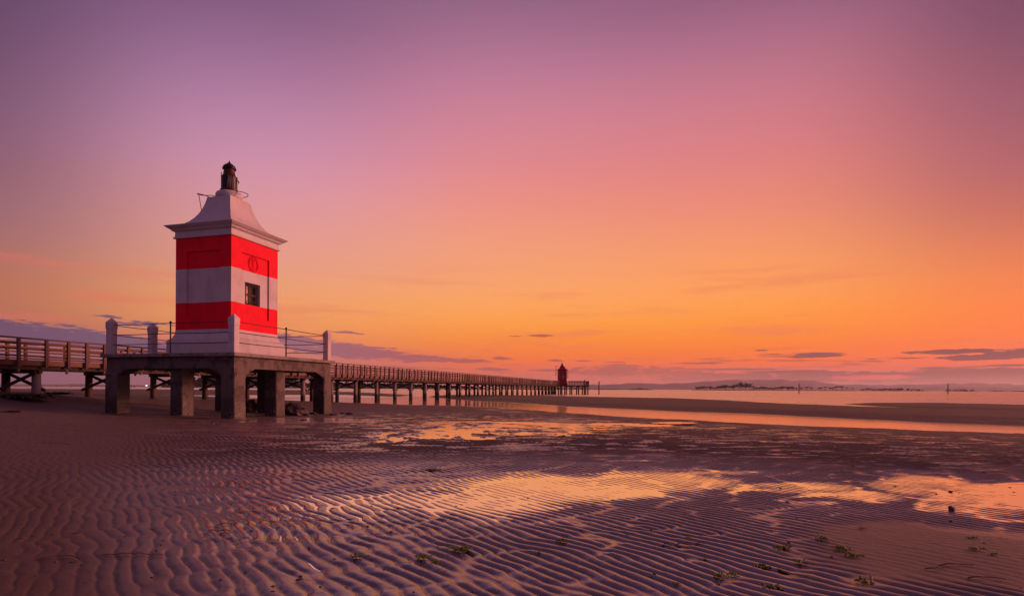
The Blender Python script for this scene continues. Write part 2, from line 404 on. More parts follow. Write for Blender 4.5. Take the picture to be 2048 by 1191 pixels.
PUD2 = [(960,858,150,11,1.0),(860,870,140,9,.85),(1060,849,90,3,.75),(760,880,90,6,.4),(1300,848,26,1.2,.7),(1350,843,22,1,.7),(1230,845,26,1,.7),(600,838,90,3,.7),(480,843,100,4,.6)]
def pudmask(X, Y, lst):
    # soft ellipses given where they lie on the sand, in metres
    m = np.zeros(X.shape)
    for cx, cy, hw, hh, st in lst:
        x0, y0 = gnd(cx, cy); wx = hw * y0 / F_PX; wy = abs(gnd(cx, cy - hh)[1] - gnd(cx, cy + hh)[1]) / 2
        m = np.maximum(m, st * 1.35 * np.exp(-.75 * (((X - x0 - (x0 / y0) * (Y - y0)) / wx) ** 2 + ((Y - y0) / wy) ** 2)))
    return np.where(m > .04, np.clip(m, 0, 1.3), 0)
NW = 15
_rng = np.random.default_rng(11)
_ang = math.atan2(.6, .8) + _rng.normal(0, math.radians(8.0), NW); _k = 2 * PI / .084 * (1 + _rng.normal(0, .075, NW)); _ph = _rng.uniform(0, 2 * PI, NW)
def fields(X, Y):
    n = len(CP); z = np.full(X.shape, RBF[n]) + RBF[n + 1] * X + RBF[n + 2] * Y
    for i in range(n): z += RBF[i] * np.hypot(X - CP[i, 0], Y - CP[i, 1])
    return sdist(BEACH, X, Y), sdist(BANK, X, Y), sdist(BAR, X, Y), sdist(BAR2, X, Y), z
def terrain(X, Y, ripple=True, want=False, pre=None):
    near = np.hypot(X, Y)
    s1, s2, s3, s4, z = pre if pre is not None else fields(X, Y)
    wob = (fbm(X * .35, Y * .35, 5, 4) - .5) * np.clip(near * .05, .2, 2.2)
    s1 = s1 + wob; s2 = s2 + wob; s3 = s3 + wob; s4 = s4 + wob * .7
    z = np.clip(z, -.12, 2.5)
    und = (fbm(X * .9, Y * .9, 31, 4) - .5)
    z = z + und * np.clip(.010 + .004 * (near - 8), .010, .05)
    land1 = np.minimum(z, SEA + .045 * s1)
    o = np.minimum(SEA + .05 * s2, .10 + .3 * (fbm(X * .05, Y * .05, 3, 3) - .5))
    b = np.minimum(SEA + .07 * s3, SEA + .20 + .05 * und)
    c = np.minimum(SEA + .07 * s4, SEA + .13)
    H = np.where(s1 > 0, land1, np.maximum(np.maximum(o, b), np.maximum(c, SEA + .06 * s1)))
    H = np.clip(H, -.7, 3)
    # puddle hollows
    e = (fbm(X * 1.1, Y * 1.1, 71, 4) - .5)
    m1 = pudmask(X, Y, PUD); m2 = pudmask(X, Y, PUD2)
    m1 = np.where(m1 > 0, np.clip(m1 + e * 1.1 * np.minimum(1, m1 * 3), 0, 1.3), 0); e2 = (fbm(X * 1.7, Y * 1.7, 91, 5) - .5); m2 = np.where(m2 > 0, np.clip(m2 + (e2 * 3.4 + (fbm(X * 5, Y * 5, 95, 3) - .5) * 1.8) * np.minimum(1, m2 * 2) - .28, 0, 1.3), 0)
    near_flat = (s1 > 1.5) & (Y > 2)
    H = np.where(near_flat & (m1 > 0), H * (1 - np.minimum(m1 * 3, 1)) + (.0140 - .0176 * m1) * np.minimum(m1 * 3, 1), H)
    H = np.where(near_flat & (m2 > 0), H * (1 - np.minimum(m2 * 2, 1)) + (-.03 + .012 - .03 * m2) * np.minimum(m2 * 2, 1), H)
    amp = np.zeros(X.shape); sm_ = ((X - 3.0) / 1.35) ** 2 + ((Y - 3.55) / .75) ** 2 + (e * 1.5)
    if ripple:
        wx = X + .10 * (fbm(X * .7, Y * .7, 41, 3) - .5) * 2; wy = Y + .10 * (fbm(X * .7, Y * .7, 57, 3) - .5) * 2
        re = np.zeros(X.shape); im = np.zeros(X.shape)
        for a, k, p in zip(_ang, _k, _ph):
            q = k * (wx * math.cos(a) + wy * math.sin(a)) + p
            re += np.cos(q); im += np.sin(q)
        mag = np.hypot(re, im) / math.sqrt(NW); ph = np.arctan2(im, re)
        al = X * -.6 + Y * .8
        left = 1 - sstep(X, -2.2, .2)
        ph = ph + (2.2 + 1.6 * left) * (fbm(X * 5.5 + al * 2, Y * 5.5, 21, 3) - .5)
        w = np.abs(np.sin(ph / 2 + .18 * np.sin(ph)))
        prof = (w ** .75) * left + (1 - left) * (w ** 1.25) - .55
        amp = .023 * np.clip(mag * 1.5, .15, 1) * (1 - .75 * sstep(near, 9, 17))
        amp *= .25 + .75 * sstep(X / np.maximum(Y, .5), -.80, -.52)            # fades up the beach to the left
        amp *= .10 + .90 * sstep(sm_, .6, 1.35)
        amp *= .55 + .9 * fbm(X * .8, Y * .8, 63, 3)
        amp *= np.where(s1 > .5, 1, 0)
        fl = sstep(m2, .0, .3); amp *= 1 - .6 * fl
        H = H + amp * prof + .0022 * (fbm(X * 26, Y * 26, 77, 2) - .5) * np.clip(2 - near / 8, 0, 1) + (.022 * (fbm(X * 3, Y * 3, 83, 4) - .5) + .012 * (fbm(X * 11, Y * 11, 87, 2) - .5)) * sstep(near, 8, 15) * (1 - .75 * fl)
    if not want: return H
    lev = np.where(Y < 9.4, 0.0, -.03)
    wet = np.clip(1 - (H - lev) / .022, 0, 1) * sstep(near, 1, 3) * np.where(Y < 9.4, sstep(m1, .0, .12), sstep(m2, 0, .2))
    wet = np.maximum(wet, np.clip(1 - (H - SEA) / .03, 0, 1))
    wet = wet * sstep(X / np.maximum(Y, .5), -.85, -.6)
    lat = X / np.maximum(Y, .5)
    film = sstep(lat, -.86, -.42) * (1 - sstep(near, 6.2, 9.5)) * (.72 + .7 * (fbm(X * .7, Y * .7, 111, 4) - .25)) * (.35 + .65 * sstep(sm_, .7, 1.5)) * (1 - .35 * sstep(lat, .45, .85))
    patch = .8 * sstep(fbm(X * .6, Y * 1.4, 117, 5), .60, .68) * sstep(near, 7, 9) * (1 - sstep(near, 15, 24)) * (1 - sstep(lat, .3, .6)) * sstep(lat, -.7, -.45)
    patch = np.maximum(patch, sstep(fbm(X * 2.2, Y * 5.5, 127, 4) + .10 * (fbm(X * .5, Y * .5, 129, 2) - .5), .60, .66) * sstep(near, 7.5, 9.5) * (1 - sstep(near, 20, 28)) * sstep(lat, -.62, -.35) * sstep(s1, 2.0, 4.5))
    wet = np.clip(np.maximum(np.maximum(wet, film), patch * .9), 0, 1)
    alg = sstep(fbm(X * .12, Y * .3, 15, 4) + .12 * np.clip(1 - np.abs(np.where(s1 > 0, 9, np.maximum(np.maximum(s2, s3), s4)) - 1.2) / 1.6, 0, 1), .56, .70) * sstep(near, 30, 48)
    alg = np.maximum(alg, sstep(fbm(X * .3, Y * .5, 19, 4), .52, .62) * sstep(Y, 33, 44) * (X < -14))
    return H, wet, alg, m1, m2
def height(x, y):
    return float(terrain(np.array([float(x)]), np.array([float(y)]))[0])

# fan-shaped sheet, densest where the photograph looks
AX, AY = 0.0, -1.3
th = np.radians(np.concatenate([np.linspace(-180, -52, 44, endpoint=False), np.linspace(-52, -46, 24, endpoint=False), np.linspace(-46, 46, 1000, endpoint=False), np.linspace(46, 52, 24, endpoint=False), np.linspace(52, 180, 45)]))
rr = [0.15]
while rr[-1] < 260:
    d = rr[-1] - 1.3
    step = .25 if d < 1.4 else (.0072 if d < 2.7 else (.0027 * d if d < 17 else min(.0085 * d, .6 + .0085 * d)))
    rr.append(rr[-1] + step)
rr = np.array(rr)
R_, T_ = np.meshgrid(rr, th, indexing='ij')
X_, Y_ = AX + R_ * np.sin(T_), AY + R_ * np.cos(T_)
def upsample(C, r0, r1, nfull, axis):
    idx = np.searchsorted(r1, np.arange(nfull), side='right') - 1; idx = np.clip(idx, 0, len(r1) - 2)
    t = (np.arange(nfull) - r1[idx]) / (r1[idx + 1] - r1[idx])
    a, b = np.take(C, idx, axis), np.take(C, idx + 1, axis)
    t = t[:, None] if axis == 0 else t[None, :]
    return a * (1 - t) + b * t
ri = np.unique(np.append(np.arange(0, len(rr), 5), len(rr) - 1)); ti = np.unique(np.append(np.arange(0, len(th), 5), len(th) - 1))
ti = np.unique(np.concatenate([ti, np.where(np.abs(th) > math.radians(44))[0]]))
PRE = [upsample(upsample(C, None, ri, len(rr), 0), None, ti, len(th), 1).ravel() for C in fields(X_[np.ix_(ri, ti)], Y_[np.ix_(ri, ti)])]
H_, W_, A_, m1_, m2_ = terrain(X_.ravel(), Y_.ravel(), True, True, PRE)
out = (np.abs(T_.ravel()) > math.radians(53))
if out.any():
    H_[out] = terrain(X_.ravel()[out], Y_.ravel()[out], False, False, [C[out] for C in PRE])
nr, nt = R_.shape
me = bpy.data.meshes.new('sand')
me.vertices.add(nr * nt)
me.vertices.foreach_set('co', np.stack([X_.ravel(), Y_.ravel(), H_], 1).ravel().astype(np.float32))
ii = np.arange(nr * nt).reshape(nr, nt)
q = np.stack([ii[:-1, :-1], ii[1:, :-1], ii[1:, 1:], ii[:-1, 1:]], -1).reshape(-1, 4)[:, ::-1]
me.loops.add(q.size); me.loops.foreach_set('vertex_index', q.ravel().astype(np.int32))
me.polygons.add(len(q)); me.polygons.foreach_set('loop_start', np.arange(0, q.size, 4, dtype=np.int32))
me.update(calc_edges=True); me.shade_smooth()
for nm, arr in (('wet', W_), ('algae', A_)):
    at = me.attributes.new(nm, 'FLOAT', 'POINT'); at.data.foreach_set('value', arr.astype(np.float32))
m, N, L, p = material('wet_sand', (.2, .15, .13), .5, .5, 0, 2.1)
pos = geo_pos(N)
wa = N.new('ShaderNodeAttribute'); wa.attribute_name = 'wet'
al = N.new('ShaderNodeAttribute'); al.attribute_name = 'algae'
c = nmix(N, L, nnoise(N, L, pos, 1.3, 5, .6), (.122, .076, .060), (.080, .050, .041))
c = nmix(N, L, nmath(N, L, 'MULTIPLY', nrange(N, L, nnoise(N, L, pos, 60, 3, .7), .5, .75), .35), c, (.20, .145, .125))
c = nmix(N, L, nmath(N, L, 'MULTIPLY', nrange(N, L, nnoise(N, L, pos, 9, 5, .7), .6, .72), .55), c, (.05, .032, .03))
c = nmix(N, L, nmath(N, L, 'MULTIPLY', wa.outputs['Fac'], .45), c, (.06, .038, .035))
c = nmix(N, L, nmath(N, L, 'MULTIPLY', al.outputs['Fac'], nrange(N, L, nnoise(N, L, pos, 1.2, 5, .7), .35, .6)), c, (.11, .115, .02))
L.new(c, p.inputs['Base Color'])
rg = nmath(N, L, 'ADD', nrange(N, L, wa.outputs['Fac'], 0, 1, .62, .09, 'LINEAR'), nmath(N, L, 'MULTIPLY', nnoise(N, L, pos, 7, 4, .6), .12))
L.new(rg, p.inputs['Roughness']); L.new(nrange(N, L, wa.outputs['Fac'], 0, 1, .06, .9, 'LINEAR'), p.inputs['Specular IOR Level'])
h = nmath(N, L, 'ADD', nmath(N, L, 'MULTIPLY', nnoise(N, L, pos, 45, 5, .65), .5), nmath(N, L, 'MULTIPLY', nnoise(N, L, pos, 260, 3, .6), .25))
nbump(N, L, p, h, nrange(N, L, wa.outputs['Fac'], 0, .9, .55, .07, 'LINEAR'), .008)
me.materials.append(m)
sand = tag(link(bpy.data.objects.new('sand', me)), kind='structure')

# ------------------------------------------------------------------ water
def water_mat(name, scale, strength, rough, ior=1.33, base=(.03, .022, .025), dist=.1, stretch=(1, 1, 1)):
    m, N, L, p = material(name, base, rough, .5, 0, ior)
    pos = geo_pos(N)
    h = nmath(N, L, 'ADD', nnoise(N, L, pos, scale, 4, .6, stretch), nmath(N, L, 'MULTIPLY', nnoise(N, L, pos, scale * .22, 3, .5, stretch), 1.5))
    nbump(N, L, p, h, strength, dist)
    return m
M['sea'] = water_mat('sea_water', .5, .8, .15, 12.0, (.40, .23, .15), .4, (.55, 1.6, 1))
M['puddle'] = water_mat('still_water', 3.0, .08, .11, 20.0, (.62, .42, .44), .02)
_m = M['sea'].node_tree; _p = _m.nodes['Principled BSDF']     # wind-ruffled lanes and slicks
_m.links.new(nrange(_m.nodes, _m.links, nnoise(_m.nodes, _m.links, geo_pos(_m.nodes), 1.0, 5, .65, (.012, .09, 1)), .38, .62, .07, .30), _p.inputs['Roughness'])
def sheet(name, xs, ys, z, mat, keep=None):
    bm = BM(); V = {}
    def vv(i, j):
        if (i, j) not in V: V[i, j] = bm.verts.new((xs[i], ys[j], z))
        return V[i, j]
    for i in range(len(xs) - 1):
        for j in range(len(ys) - 1):
            if keep is None or keep[i, j]: bm.faces.new((vv(i, j), vv(i + 1, j), vv(i + 1, j + 1), vv(i, j + 1)))
    return tag(part(name, bm, mat), kind='structure')
g = [-14000, -4000, -1500, -500, -180, -60, 0, 60, 180, 500, 1500, 4000, 14000]
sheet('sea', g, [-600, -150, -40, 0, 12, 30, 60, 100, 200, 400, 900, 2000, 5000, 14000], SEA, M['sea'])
def puddle_sheet(name, x0, x1, y0, y1, z, lst, d):
    xs = np.arange(x0, x1, d); ys = np.arange(y0, y1, d)
    XX, YY = np.meshgrid((xs[:-1] + xs[1:]) / 2, (ys[:-1] + ys[1:]) / 2, indexing='ij')
    k = pudmask(XX.ravel(), YY.ravel(), lst).reshape(XX.shape) > .05
    k &= terrain(XX.ravel(), YY.ravel(), False).reshape(XX.shape) < z + .03
    return sheet(name, xs, ys, z, M['puddle'], k)
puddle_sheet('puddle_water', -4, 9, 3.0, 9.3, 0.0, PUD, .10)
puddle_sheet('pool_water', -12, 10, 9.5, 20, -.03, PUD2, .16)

# calm water in the channel between the beach and the sand bar
xs = np.arange(-60, 60, .8); ys = np.arange(8, 80, .8)
XX, YY = np.meshgrid((xs[:-1] + xs[1:]) / 2, (ys[:-1] + ys[1:]) / 2, indexing='ij')
fs = fields(XX.ravel(), YY.ravel())
kk = ((fs[0] < 2.5) & (fs[2] < 2.5) & (XX.ravel() > -16 - .0 * YY.ravel()) & (YY.ravel() + XX.ravel() * 1.4 < 62)).reshape(XX.shape)
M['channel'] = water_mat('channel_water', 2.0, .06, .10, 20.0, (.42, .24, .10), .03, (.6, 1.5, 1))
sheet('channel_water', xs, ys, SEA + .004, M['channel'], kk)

# ------------------------------------------------------------------ concrete platform
PC, PROT = (-10.9413, 21.4434), -0.2702
def ploc(x, y):
    c, s_ = math.cos(PROT), math.sin(PROT); return PC[0] + c * x - s_ * y, PC[1] + s_ * x + c * y
ZT = 2.1365
plat = thing('concrete_platform', 'stained concrete platform on thick square columns under the striped lighthouse', 'platform', (PC[0], PC[1], 0), PROT)
bm = BM(); box(bm, (0, 0, ZT - .06), (5.672, 5.672, .12), .015); part('slab', bm, M['slab'], plat)
bm = BM(); box(bm, (0, 0, ZT - .19), (4.5, 4.5, .12)); part('slab_underside', bm, M['slab'], plat)
def edge_beam():
    bm = BM(); hl, t0, z0, z1 = 2.70, .38, 1.63, 2.013
    prof = [(-hl, z1), (-hl, 1.40), (-hl + .46, 1.40), (-hl + .98, z0), (hl - .98, z0), (hl - .46, 1.40), (hl, 1.40), (hl, z1)]
    def inset(y): return [(max(-hl + (0 if y == -hl else t0 * .0), min(hl, x)), y, z) for x, z in prof]
    f0 = [bm.verts.new(p_) for p_ in inset(-hl)]; f1 = [bm.verts.new((x * .998, -hl + t0, z)) for x, _, z in inset(0)]
    n = len(f0)
    bm.faces.new(f0); bm.faces.new(f1[::-1])
    for i in range(n): bm.faces.new((f0[(i + 1) % n], f0[i], f1[i], f1[(i + 1) % n]))
    bmesh.ops.recalc_face_normals(bm, faces=bm.faces)
    return mesh(bm, 'beam', M['concrete'])
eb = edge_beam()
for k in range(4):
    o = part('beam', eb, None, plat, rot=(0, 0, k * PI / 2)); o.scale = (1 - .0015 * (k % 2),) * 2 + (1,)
def column():
    bm = BM()
    loft(bm, [sq(.272, -.8, ch=.03), sq(.272, .1, ch=.03), sq(.266, 1.43, ch=.03), sq(.225, 1.50, ch=.03), sq(.225, 1.66, ch=.03)])
    return mesh(bm, 'column', M['concrete'])
cm = column(); bm = BM(); loft(bm, [sq(.26, -.8, ch=.03), sq(.26, 1.98, ch=.03)]); cm2 = mesh(bm, 'column', M['concrete'])
cols = [(-2.47, -2.47), (2.47, -2.47), (2.47, 2.47), (-2.47, 2.47), (0, -2.12), (2.12, 0), (0, 2.12), (-2.12, 0)]
rng = random.Random(3)
for k, (x, y) in enumerate(cols):
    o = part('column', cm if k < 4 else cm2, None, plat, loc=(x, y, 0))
    gx, gy = ploc(x, y); g0 = height(gx, gy)
    bm = BM()   # mussels and barnacles clinging to the foot
    for q_ in range(38):
        fsd = rng.choice((0, 0, 1, 1, 2, 3)); t = rng.uniform(-.25, .25); zz = g0 + abs(rng.gauss(0, .16)) ; e_ = .272
        px, py = [(t, -e_), (e_, t), (t, e_), (-e_, t)][fsd]
        r_ = rng.uniform(.006, .019)
        bmesh.ops.create_icosphere(bm, subdivisions=1, radius=r_, matrix=Matrix.Translation((px, py, zz)) @ Matrix.Diagonal((1, 1, 1.3, 1)))
    tag(part('barnacles', bm, M['shell'], o), kind='stuff')
# railing of the platform
def post_mesh():
    bm = BM(); h = 1.28
    loft(bm, [sq(.125, 0, ch=.012), sq(.125, .10, ch=.012), sq(.118, .14, ch=.012), sq(.118, .86, ch=.012), sq(.13, .93, ch=.012), sq(.132, 1.13, ch=.012), sq(.012, h, ch=.004)])
    return mesh(bm, 'post', M['white'])
pm = post_mesh()
rl = part('railing', BM(), M['iron'], plat, loc=(0, 0, ZT))
bmr = BM(); box(bmr, (0, 0, .004), (.1, .1, .008)); rl.data = mesh(bmr, 'railing', M['iron']); rl.location = (-2.6, 0, ZT)
def rpart(name, me_, x, y, z=0): return part(name, me_, None, rl, loc=(x + 2.6, y, z))
for x, y in ((2.6, -2.6), (-2.6, -2.6), (2.6, 2.6), (-2.6, 2.6), (-2.6, -.97), (-2.6, .97)): rpart('post', pm, x, y)
bm = BM(); lathe(bm, [(.045, 0), (.045, .02), (.024, .03), (.024, 1.03), (.034, 1.045), (.04, 1.07), (.03, 1.1), (.01, 1.11)], 12); sm_ = mesh(bm, 'stanchion', M['iron'], True)
for x, y in ((0, -2.6), (2.6, 0), (0, 2.6)): rpart('stanchion', sm_, x, y)
runs = [((2.6, -2.6), (0, -2.6)), ((0, -2.6), (-2.6, -2.6)), ((2.6, -2.6), (2.6, 0)), ((2.6, 0), (2.6, 2.6)), ((2.6, 2.6), (0, 2.6)), ((0, 2.6), (-2.6, 2.6)), ((-2.6, -2.6), (-2.6, -.97)), ((-2.6, -.97), (-2.6, .97)), ((-2.6, .97), (-2.6, 2.6))]
for (a, b) in runs:
    for z in (.345, .685, 1.035):
        bm = BM(); sag = .012
        tube(bm, [(a[0] + (b[0] - a[0]) * t + 2.6, a[1] + (b[1] - a[1]) * t, z - sag * 4 * t * (1 - t)) for t in (0, .25, .5, .75, 1)], .013, 8)
        part('rail', bm, M['iron'], rl, True)

# ------------------------------------------------------------------ striped lighthouse
LH = thing('lighthouse', 'square lighthouse tower striped red and white with flared white roof', 'lighthouse', (PC[0], PC[1], 0), PROT)
HT = 1.237
def outline(h, notch, deep=None, z=0):
    """square section; notch = recess depth on each face (half width .74); deep = (y0, y1, depth) on the +x face"""
    w = .74; pts = []
    def face(rot):
        seq = [(-h, -h)]
        if notch:
            seq += [(-w, -h), (-w, -h + notch)]
            if deep and rot == 1: seq += [(deep[0], -h + notch), (deep[0], -h + deep[2]), (deep[1], -h + deep[2]), (deep[1], -h + notch)]
            seq += [(w, -h + notch), (w, -h)]
        for x, y in seq:
            for _ in range(rot): x, y = -y, x
            pts.append((x, y, z))
    for r_ in range(4): face(r_)
    return pts
def prism(bm, z0, z1, **kw):
    a = outline(z=z0, **kw); b = outline(z=z1, **kw); loft(bm, [a, b])
ZB, ZP0, Z1, Z2, ZP1, ZTT = 3.104, 3.60, 4.09, 5.33, 5.96, 6.4656
WIN = (-.50, .30, .30)
bm = BM(); prism(bm, ZB, ZP0, h=HT, notch=0); prism(bm, ZP0, Z1, h=HT, notch=.055); part('wall_band', bm, M['red'], LH)['label'] = 'lower red band'
bm = BM(); prism(bm, Z1, 4.92, h=HT, notch=.055, deep=WIN); prism(bm, 4.92, Z2, h=HT, notch=.055); part('wall_band', bm, M['white'], LH)['label'] = 'white middle band'
bm = BM(); prism(bm, Z2, ZP1, h=HT, notch=.055); prism(bm, ZP1, ZTT, h=HT, notch=0); part('wall_band', bm, M['red'], LH)['label'] = 'upper red band'
bm = BM(); loft(bm, [sq(1.44, ZT + .002), sq(1.44, 2.66), sq(1.42, 2.70), sq(1.42, 2.73), sq(1.345, 2.77), sq(1.30, 2.83), sq(1.282, 2.90), sq(1.255, 2.93), sq(1.255, 3.0), sq(1.242, 3.02), sq(1.242, ZB - .001)]); part('plinth', bm, M['white'], LH)
bm = BM(); box(bm, (-1.62, -.62, ZT + .302), (.34, .7, .6), .012); part('step', bm, M['white'], LH)
bm = BM(); loft(bm, [sq(HT - .02, ZTT + .001), sq(1.30, ZTT + .002), sq(1.305, ZTT + .05), sq(1.262, ZTT + .075), sq(1.255, 6.70), sq(1.275, 6.72), sq(1.33, 6.742), sq(1.345, 6.77), sq(1.36, 6.775), sq(1.365, 6.80), sq(1.40, 6.815), sq(1.455, 6.85), sq(1.485, 6.885), sq(1.515, 6.895), sq(1.517, 6.918)]); part('cornice', bm, M['white'], LH)
bm = BM(); loft(bm, [sq(1.51, 6.9185), sq(1.40, 6.937), sq(1.25, 6.975), sq(1.09, 7.06), sq(.95, 7.18), sq(.82, 7.35), sq(.72, 7.53), sq(.635, 7.74), sq(.57, 7.96), sq(.522, 8.19), sq(.40, 8.225)]); roof = part('roof', bm, M['white'], LH)
bm = BM(); lathe(bm, [(.40, 8.20), (.475, 8.24), (.475, 8.38), (.44, 8.45), (.34, 8.50), (.20, 8.52)], 28); part('lantern_base', bm, M['white'], roof, True)
lan = part('lantern', lathe(BM(), [(.30, 8.50), (.315, 8.51), (.315, 8.585), (.29, 8.60), (.285, 8.62)], 24), M['rust'], LH)
bm = BM(); lathe(bm, [(.262, 8.60), (.262, 9.08)], 24); part('glass', bm, M['glass'], lan, True)
bm = BM()
for k in range(24):     # solid sheet-metal drum with an opening towards the sea
    a0_, a1_ = 2 * PI * k / 24, 2 * PI * (k + 1) / 24
    if -.42 < ((a0_ + a1_) / 2 + PI + .75) % (2 * PI) - PI < .42: continue
    vs = [bm.verts.new((r_ * math.cos(a), r_ * math.sin(a), z)) for r_, z in ((.285, 8.60), (.285, 9.07), (.268, 9.07), (.268, 8.60)) for a in (a0_, a1_)]
    for f in ((0, 1, 3, 2), (4, 5, 7, 6)[::1], (2, 3, 5, 4), (6, 7, 1, 0), (0, 2, 4, 6), (1, 7, 5, 3)): bm.faces.new([vs[i] for i in f])
bmesh.ops.recalc_face_normals(bm, faces=bm.faces); part('drum', bm, M['lantern'], lan)
bm = BM()
for a in (-1.05, -.75, -.45): beam_between(bm, (.29 * math.cos(a), .29 * math.sin(a), 8.6), (.29 * math.cos(a + .12), .29 * math.sin(a + .12), 9.08), .018, .018)
part('glazing_bar', bm, M['lantern'], lan)
bm = BM(); lathe(bm, [(.292, 9.06), (.295, 9.085), (.25, 9.12), (.222, 9.16), (.21, 9.20), (.19, 9.37), (.19, 9.39)], 24); part('vent_drum', bm, M['rust'], lan, True)
bm = BM(); lathe(bm, [(.19, 9.37), (.245, 9.385), (.25, 9.40), (.245, 9.425), (.215, 9.44), (.215, 9.455), (.225, 9.465), (.218, 9.485), (.20, 9.515), (.13, 9.57), (.065, 9.625), (.03, 9.66), (.016, 9.70), (.002, 9.74)], 24); part('cap', bm, M['lantern'], lan)
bm = BM(); tube(bm, [(-.22, -.16, 9.06), (-.22, -.16, 9.22)], .012, 6); tube(bm, [(-.22, -.16, 9.22), (-.22, -.16, 9.235)], .022, 6); part('vent_pipe', bm, M['lantern'], lan)
bm = BM(); beam_between(bm, (.24, .08, 9.02), (.36, .10, 8.90), .03, .03); beam_between(bm, (.36, .10, 8.90), (.34, .10, 8.84), .025, .025); part('bracket_arm', bm, M['lantern'], lan)
# guard hoop round the lantern and stay
hp = []
for k in range(28):
    a = math.radians(-28 + 215 * k / 27); hp.append((.66 * math.cos(a), .66 * math.sin(a), 8.40 + .11 * math.sin(PI * k / 27)))
bm = BM(); tube(bm, [(.52, -.30, 8.22), (.60, -.31, 8.33)] + hp, .014, 8)
tube(bm, [hp[-1], (-.68, -.12, 8.41), (-.82, -.14, 8.41), (-1.0, -.20, 8.41), (-1.10, -.30, 8.40), (-1.08, -.44, 8.39), (-.94, -.54, 8.36), (-.62, -.50, 8.27), (-.50, -.46, 8.21)], .014, 8)
tube(bm, [(-.98, -.46, 8.34), (-.86, -.42, 7.6), (-.80, -.40, 7.42)], .012, 6)
part('guard_hoop', bm, M['iron'], roof, True)
# climbing rungs on the hidden left wall
for z in (6.04, 5.55, 5.07, 4.59, 4.11, 3.63):
    bm = BM(); tube(bm, [(-HT + .01, -1.06, z), (-HT - .09, -1.06, z), (-HT - .125, -1.02, z), (-HT - .125, -.72, z), (-HT - .09, -.68, z), (-HT + .01, -.68, z)], .012, 6); part('rung', bm, M['iron'], LH)
# window with iron grille
bm = BM(); xg = HT - .24; box(bm, (xg - .03, -.10, 4.505), (.02, .79, .82)); win = part('window', bm, M['pane'], LH)
bm = BM()
for y in (-.49, -.10, .29): box(bm, (xg + .0, y, 4.505), (.05, .05, .82))
for z in (4.115, 4.49, 4.895): box(bm, (xg + .001, -.10, z), (.046, .775, .045))
part('frame', bm, M['woodlight'], win)
for y0_, w_ in ((-.33, .11), (-.16, .10)):
    bm = BM(); box(bm, (xg - .012, y0_, 4.50), (.012, w_, .62)); part('blind', bm, M['curtain'], win)
bm = BM(); xo = HT - .075
for y in (-.42, -.26, -.10, .06, .22): tube(bm, [(xo, y, 4.10), (xo, y, 4.915)], .011, 6)
for z in (4.24, 4.50, 4.78): tube(bm, [(xo, -.50, z), (xo, .30, z)], .010, 6)
for y in (-.34, -.18, -.02, .14):
    for z in (4.165, 4.845):
        tube(bm, [(xo, y + .055 * math.cos(t), z + .05 * math.sin(t)) for t in [PI * 2 * k / 10 for k in range(11)]], .007, 5)
part('grille', bm, M['iron'], win)
# wreath emblem in low relief
bm = BM(); xe = HT - .055; er = random.Random(5)
for k in range(44):
    a = 2 * PI * k / 44
    for r_ in (.205, .255):
        aa = a + er.uniform(-.05, .05); mt = Matrix.Translation((xe + .004, -.075 + (r_ + er.uniform(-.01, .01)) * math.cos(aa), 5.64 + (r_ * 1.12) * math.sin(aa))) @ Matrix.Rotation(aa + (.5 if r_ < .22 else -.4), 4, 'X') @ Matrix.Diagonal((.020, .017, .042, 1))
        bmesh.ops.create_icosphere(bm, subdivisions=1, radius=1, matrix=mt)
for k in range(5):
    y = -.075 + (k - 2) * .026; tube(bm, [(xe + .004, y, 5.40), (xe + .008, y, 5.86)], .016, 6)
for z in (5.47, 5.57, 5.68, 5.78): box(bm, (xe + .012, -.075, z), (.03, .15, .016))
tube(bm, [(xe, -.16, 5.36), (xe + .01, -.075, 5.40), (xe, .02, 5.35)], .02, 6)
part('emblem', bm, M['red'], LH)

# ------------------------------------------------------------------ timber pier
TX, TY = .26713, .96366
PR = math.atan2(TY, TX)
pier = thing('pier', 'long brown timber pier on braced piles running out to the far red lighthouse', 'pier', (-24.1316, 0, 0), PR)
S0, DS = 21.31 / TY, 3.127 / TY
W = 1.62
K0, K1 = -3, 33
def pw(s_, v, z=0): return (-24.1316 + TX * s_ - TY * v, TY * s_ + TX * v, z)
bm = BM(); lathe(bm, [(.16, -1.2), (.155, .3), (.145, 1.50)], 14); me_a = mesh(bm, 'pile', M['pile'], True)
bm = BM(); lathe(bm, [(.15, -1.2), (.145, .3), (.135, 1.50)], 14); me_b = mesh(bm, 'pile', M['piledark'], True)
bm = BM(); box(bm, (0, W / 2, 1.56), (.16, W + .45, .13), .01); me_cap = mesh(bm, 'cap_beam', M['piledark'])
bm = BM(); beam_between(bm, (.17, -.20, .84), (.17, W + .2, 1.52), .05, .11); me_x1 = mesh(bm, 'brace', M['piledark'])
bm = BM(); beam_between(bm, (-.17, W + .2, .84), (-.17, -.20, 1.52), .05, .11); me_x2 = mesh(bm, 'brace', M['piledark'])
bm = BM(); box(bm, (DS / 2, 0, 1.685), (DS - .006, .09, .12)); me_str = mesh(bm, 'stringer', M['piledark'])
bm = BM(); box(bm, (DS / 2, 0, 1.885), (DS - .008, .045, .20), .006); me_fas = mesh(bm, 'fascia_board', M['wood'])
bm = BM(); box(bm, (DS / 2, 0, 2.79), (DS - .008, .15, .05), .006); me_hand = mesh(bm, 'handrail', M['wood'])
bm = BM(); box(bm, (DS / 2, 0, 0), (DS - .008, .035, .068), .005); me_rail = mesh(bm, 'rail', M['wood'])
bm = BM(); box(bm, (0, 0, 2.245), (.105, .085, 1.035), .006); me_post = mesh(bm, 'post', M['wood'])
bm = BM(); box(bm, (0, 0, 1.60), (.075, .06, .13), .004); me_blk = mesh(bm, 'bracket', M['woodlight'])
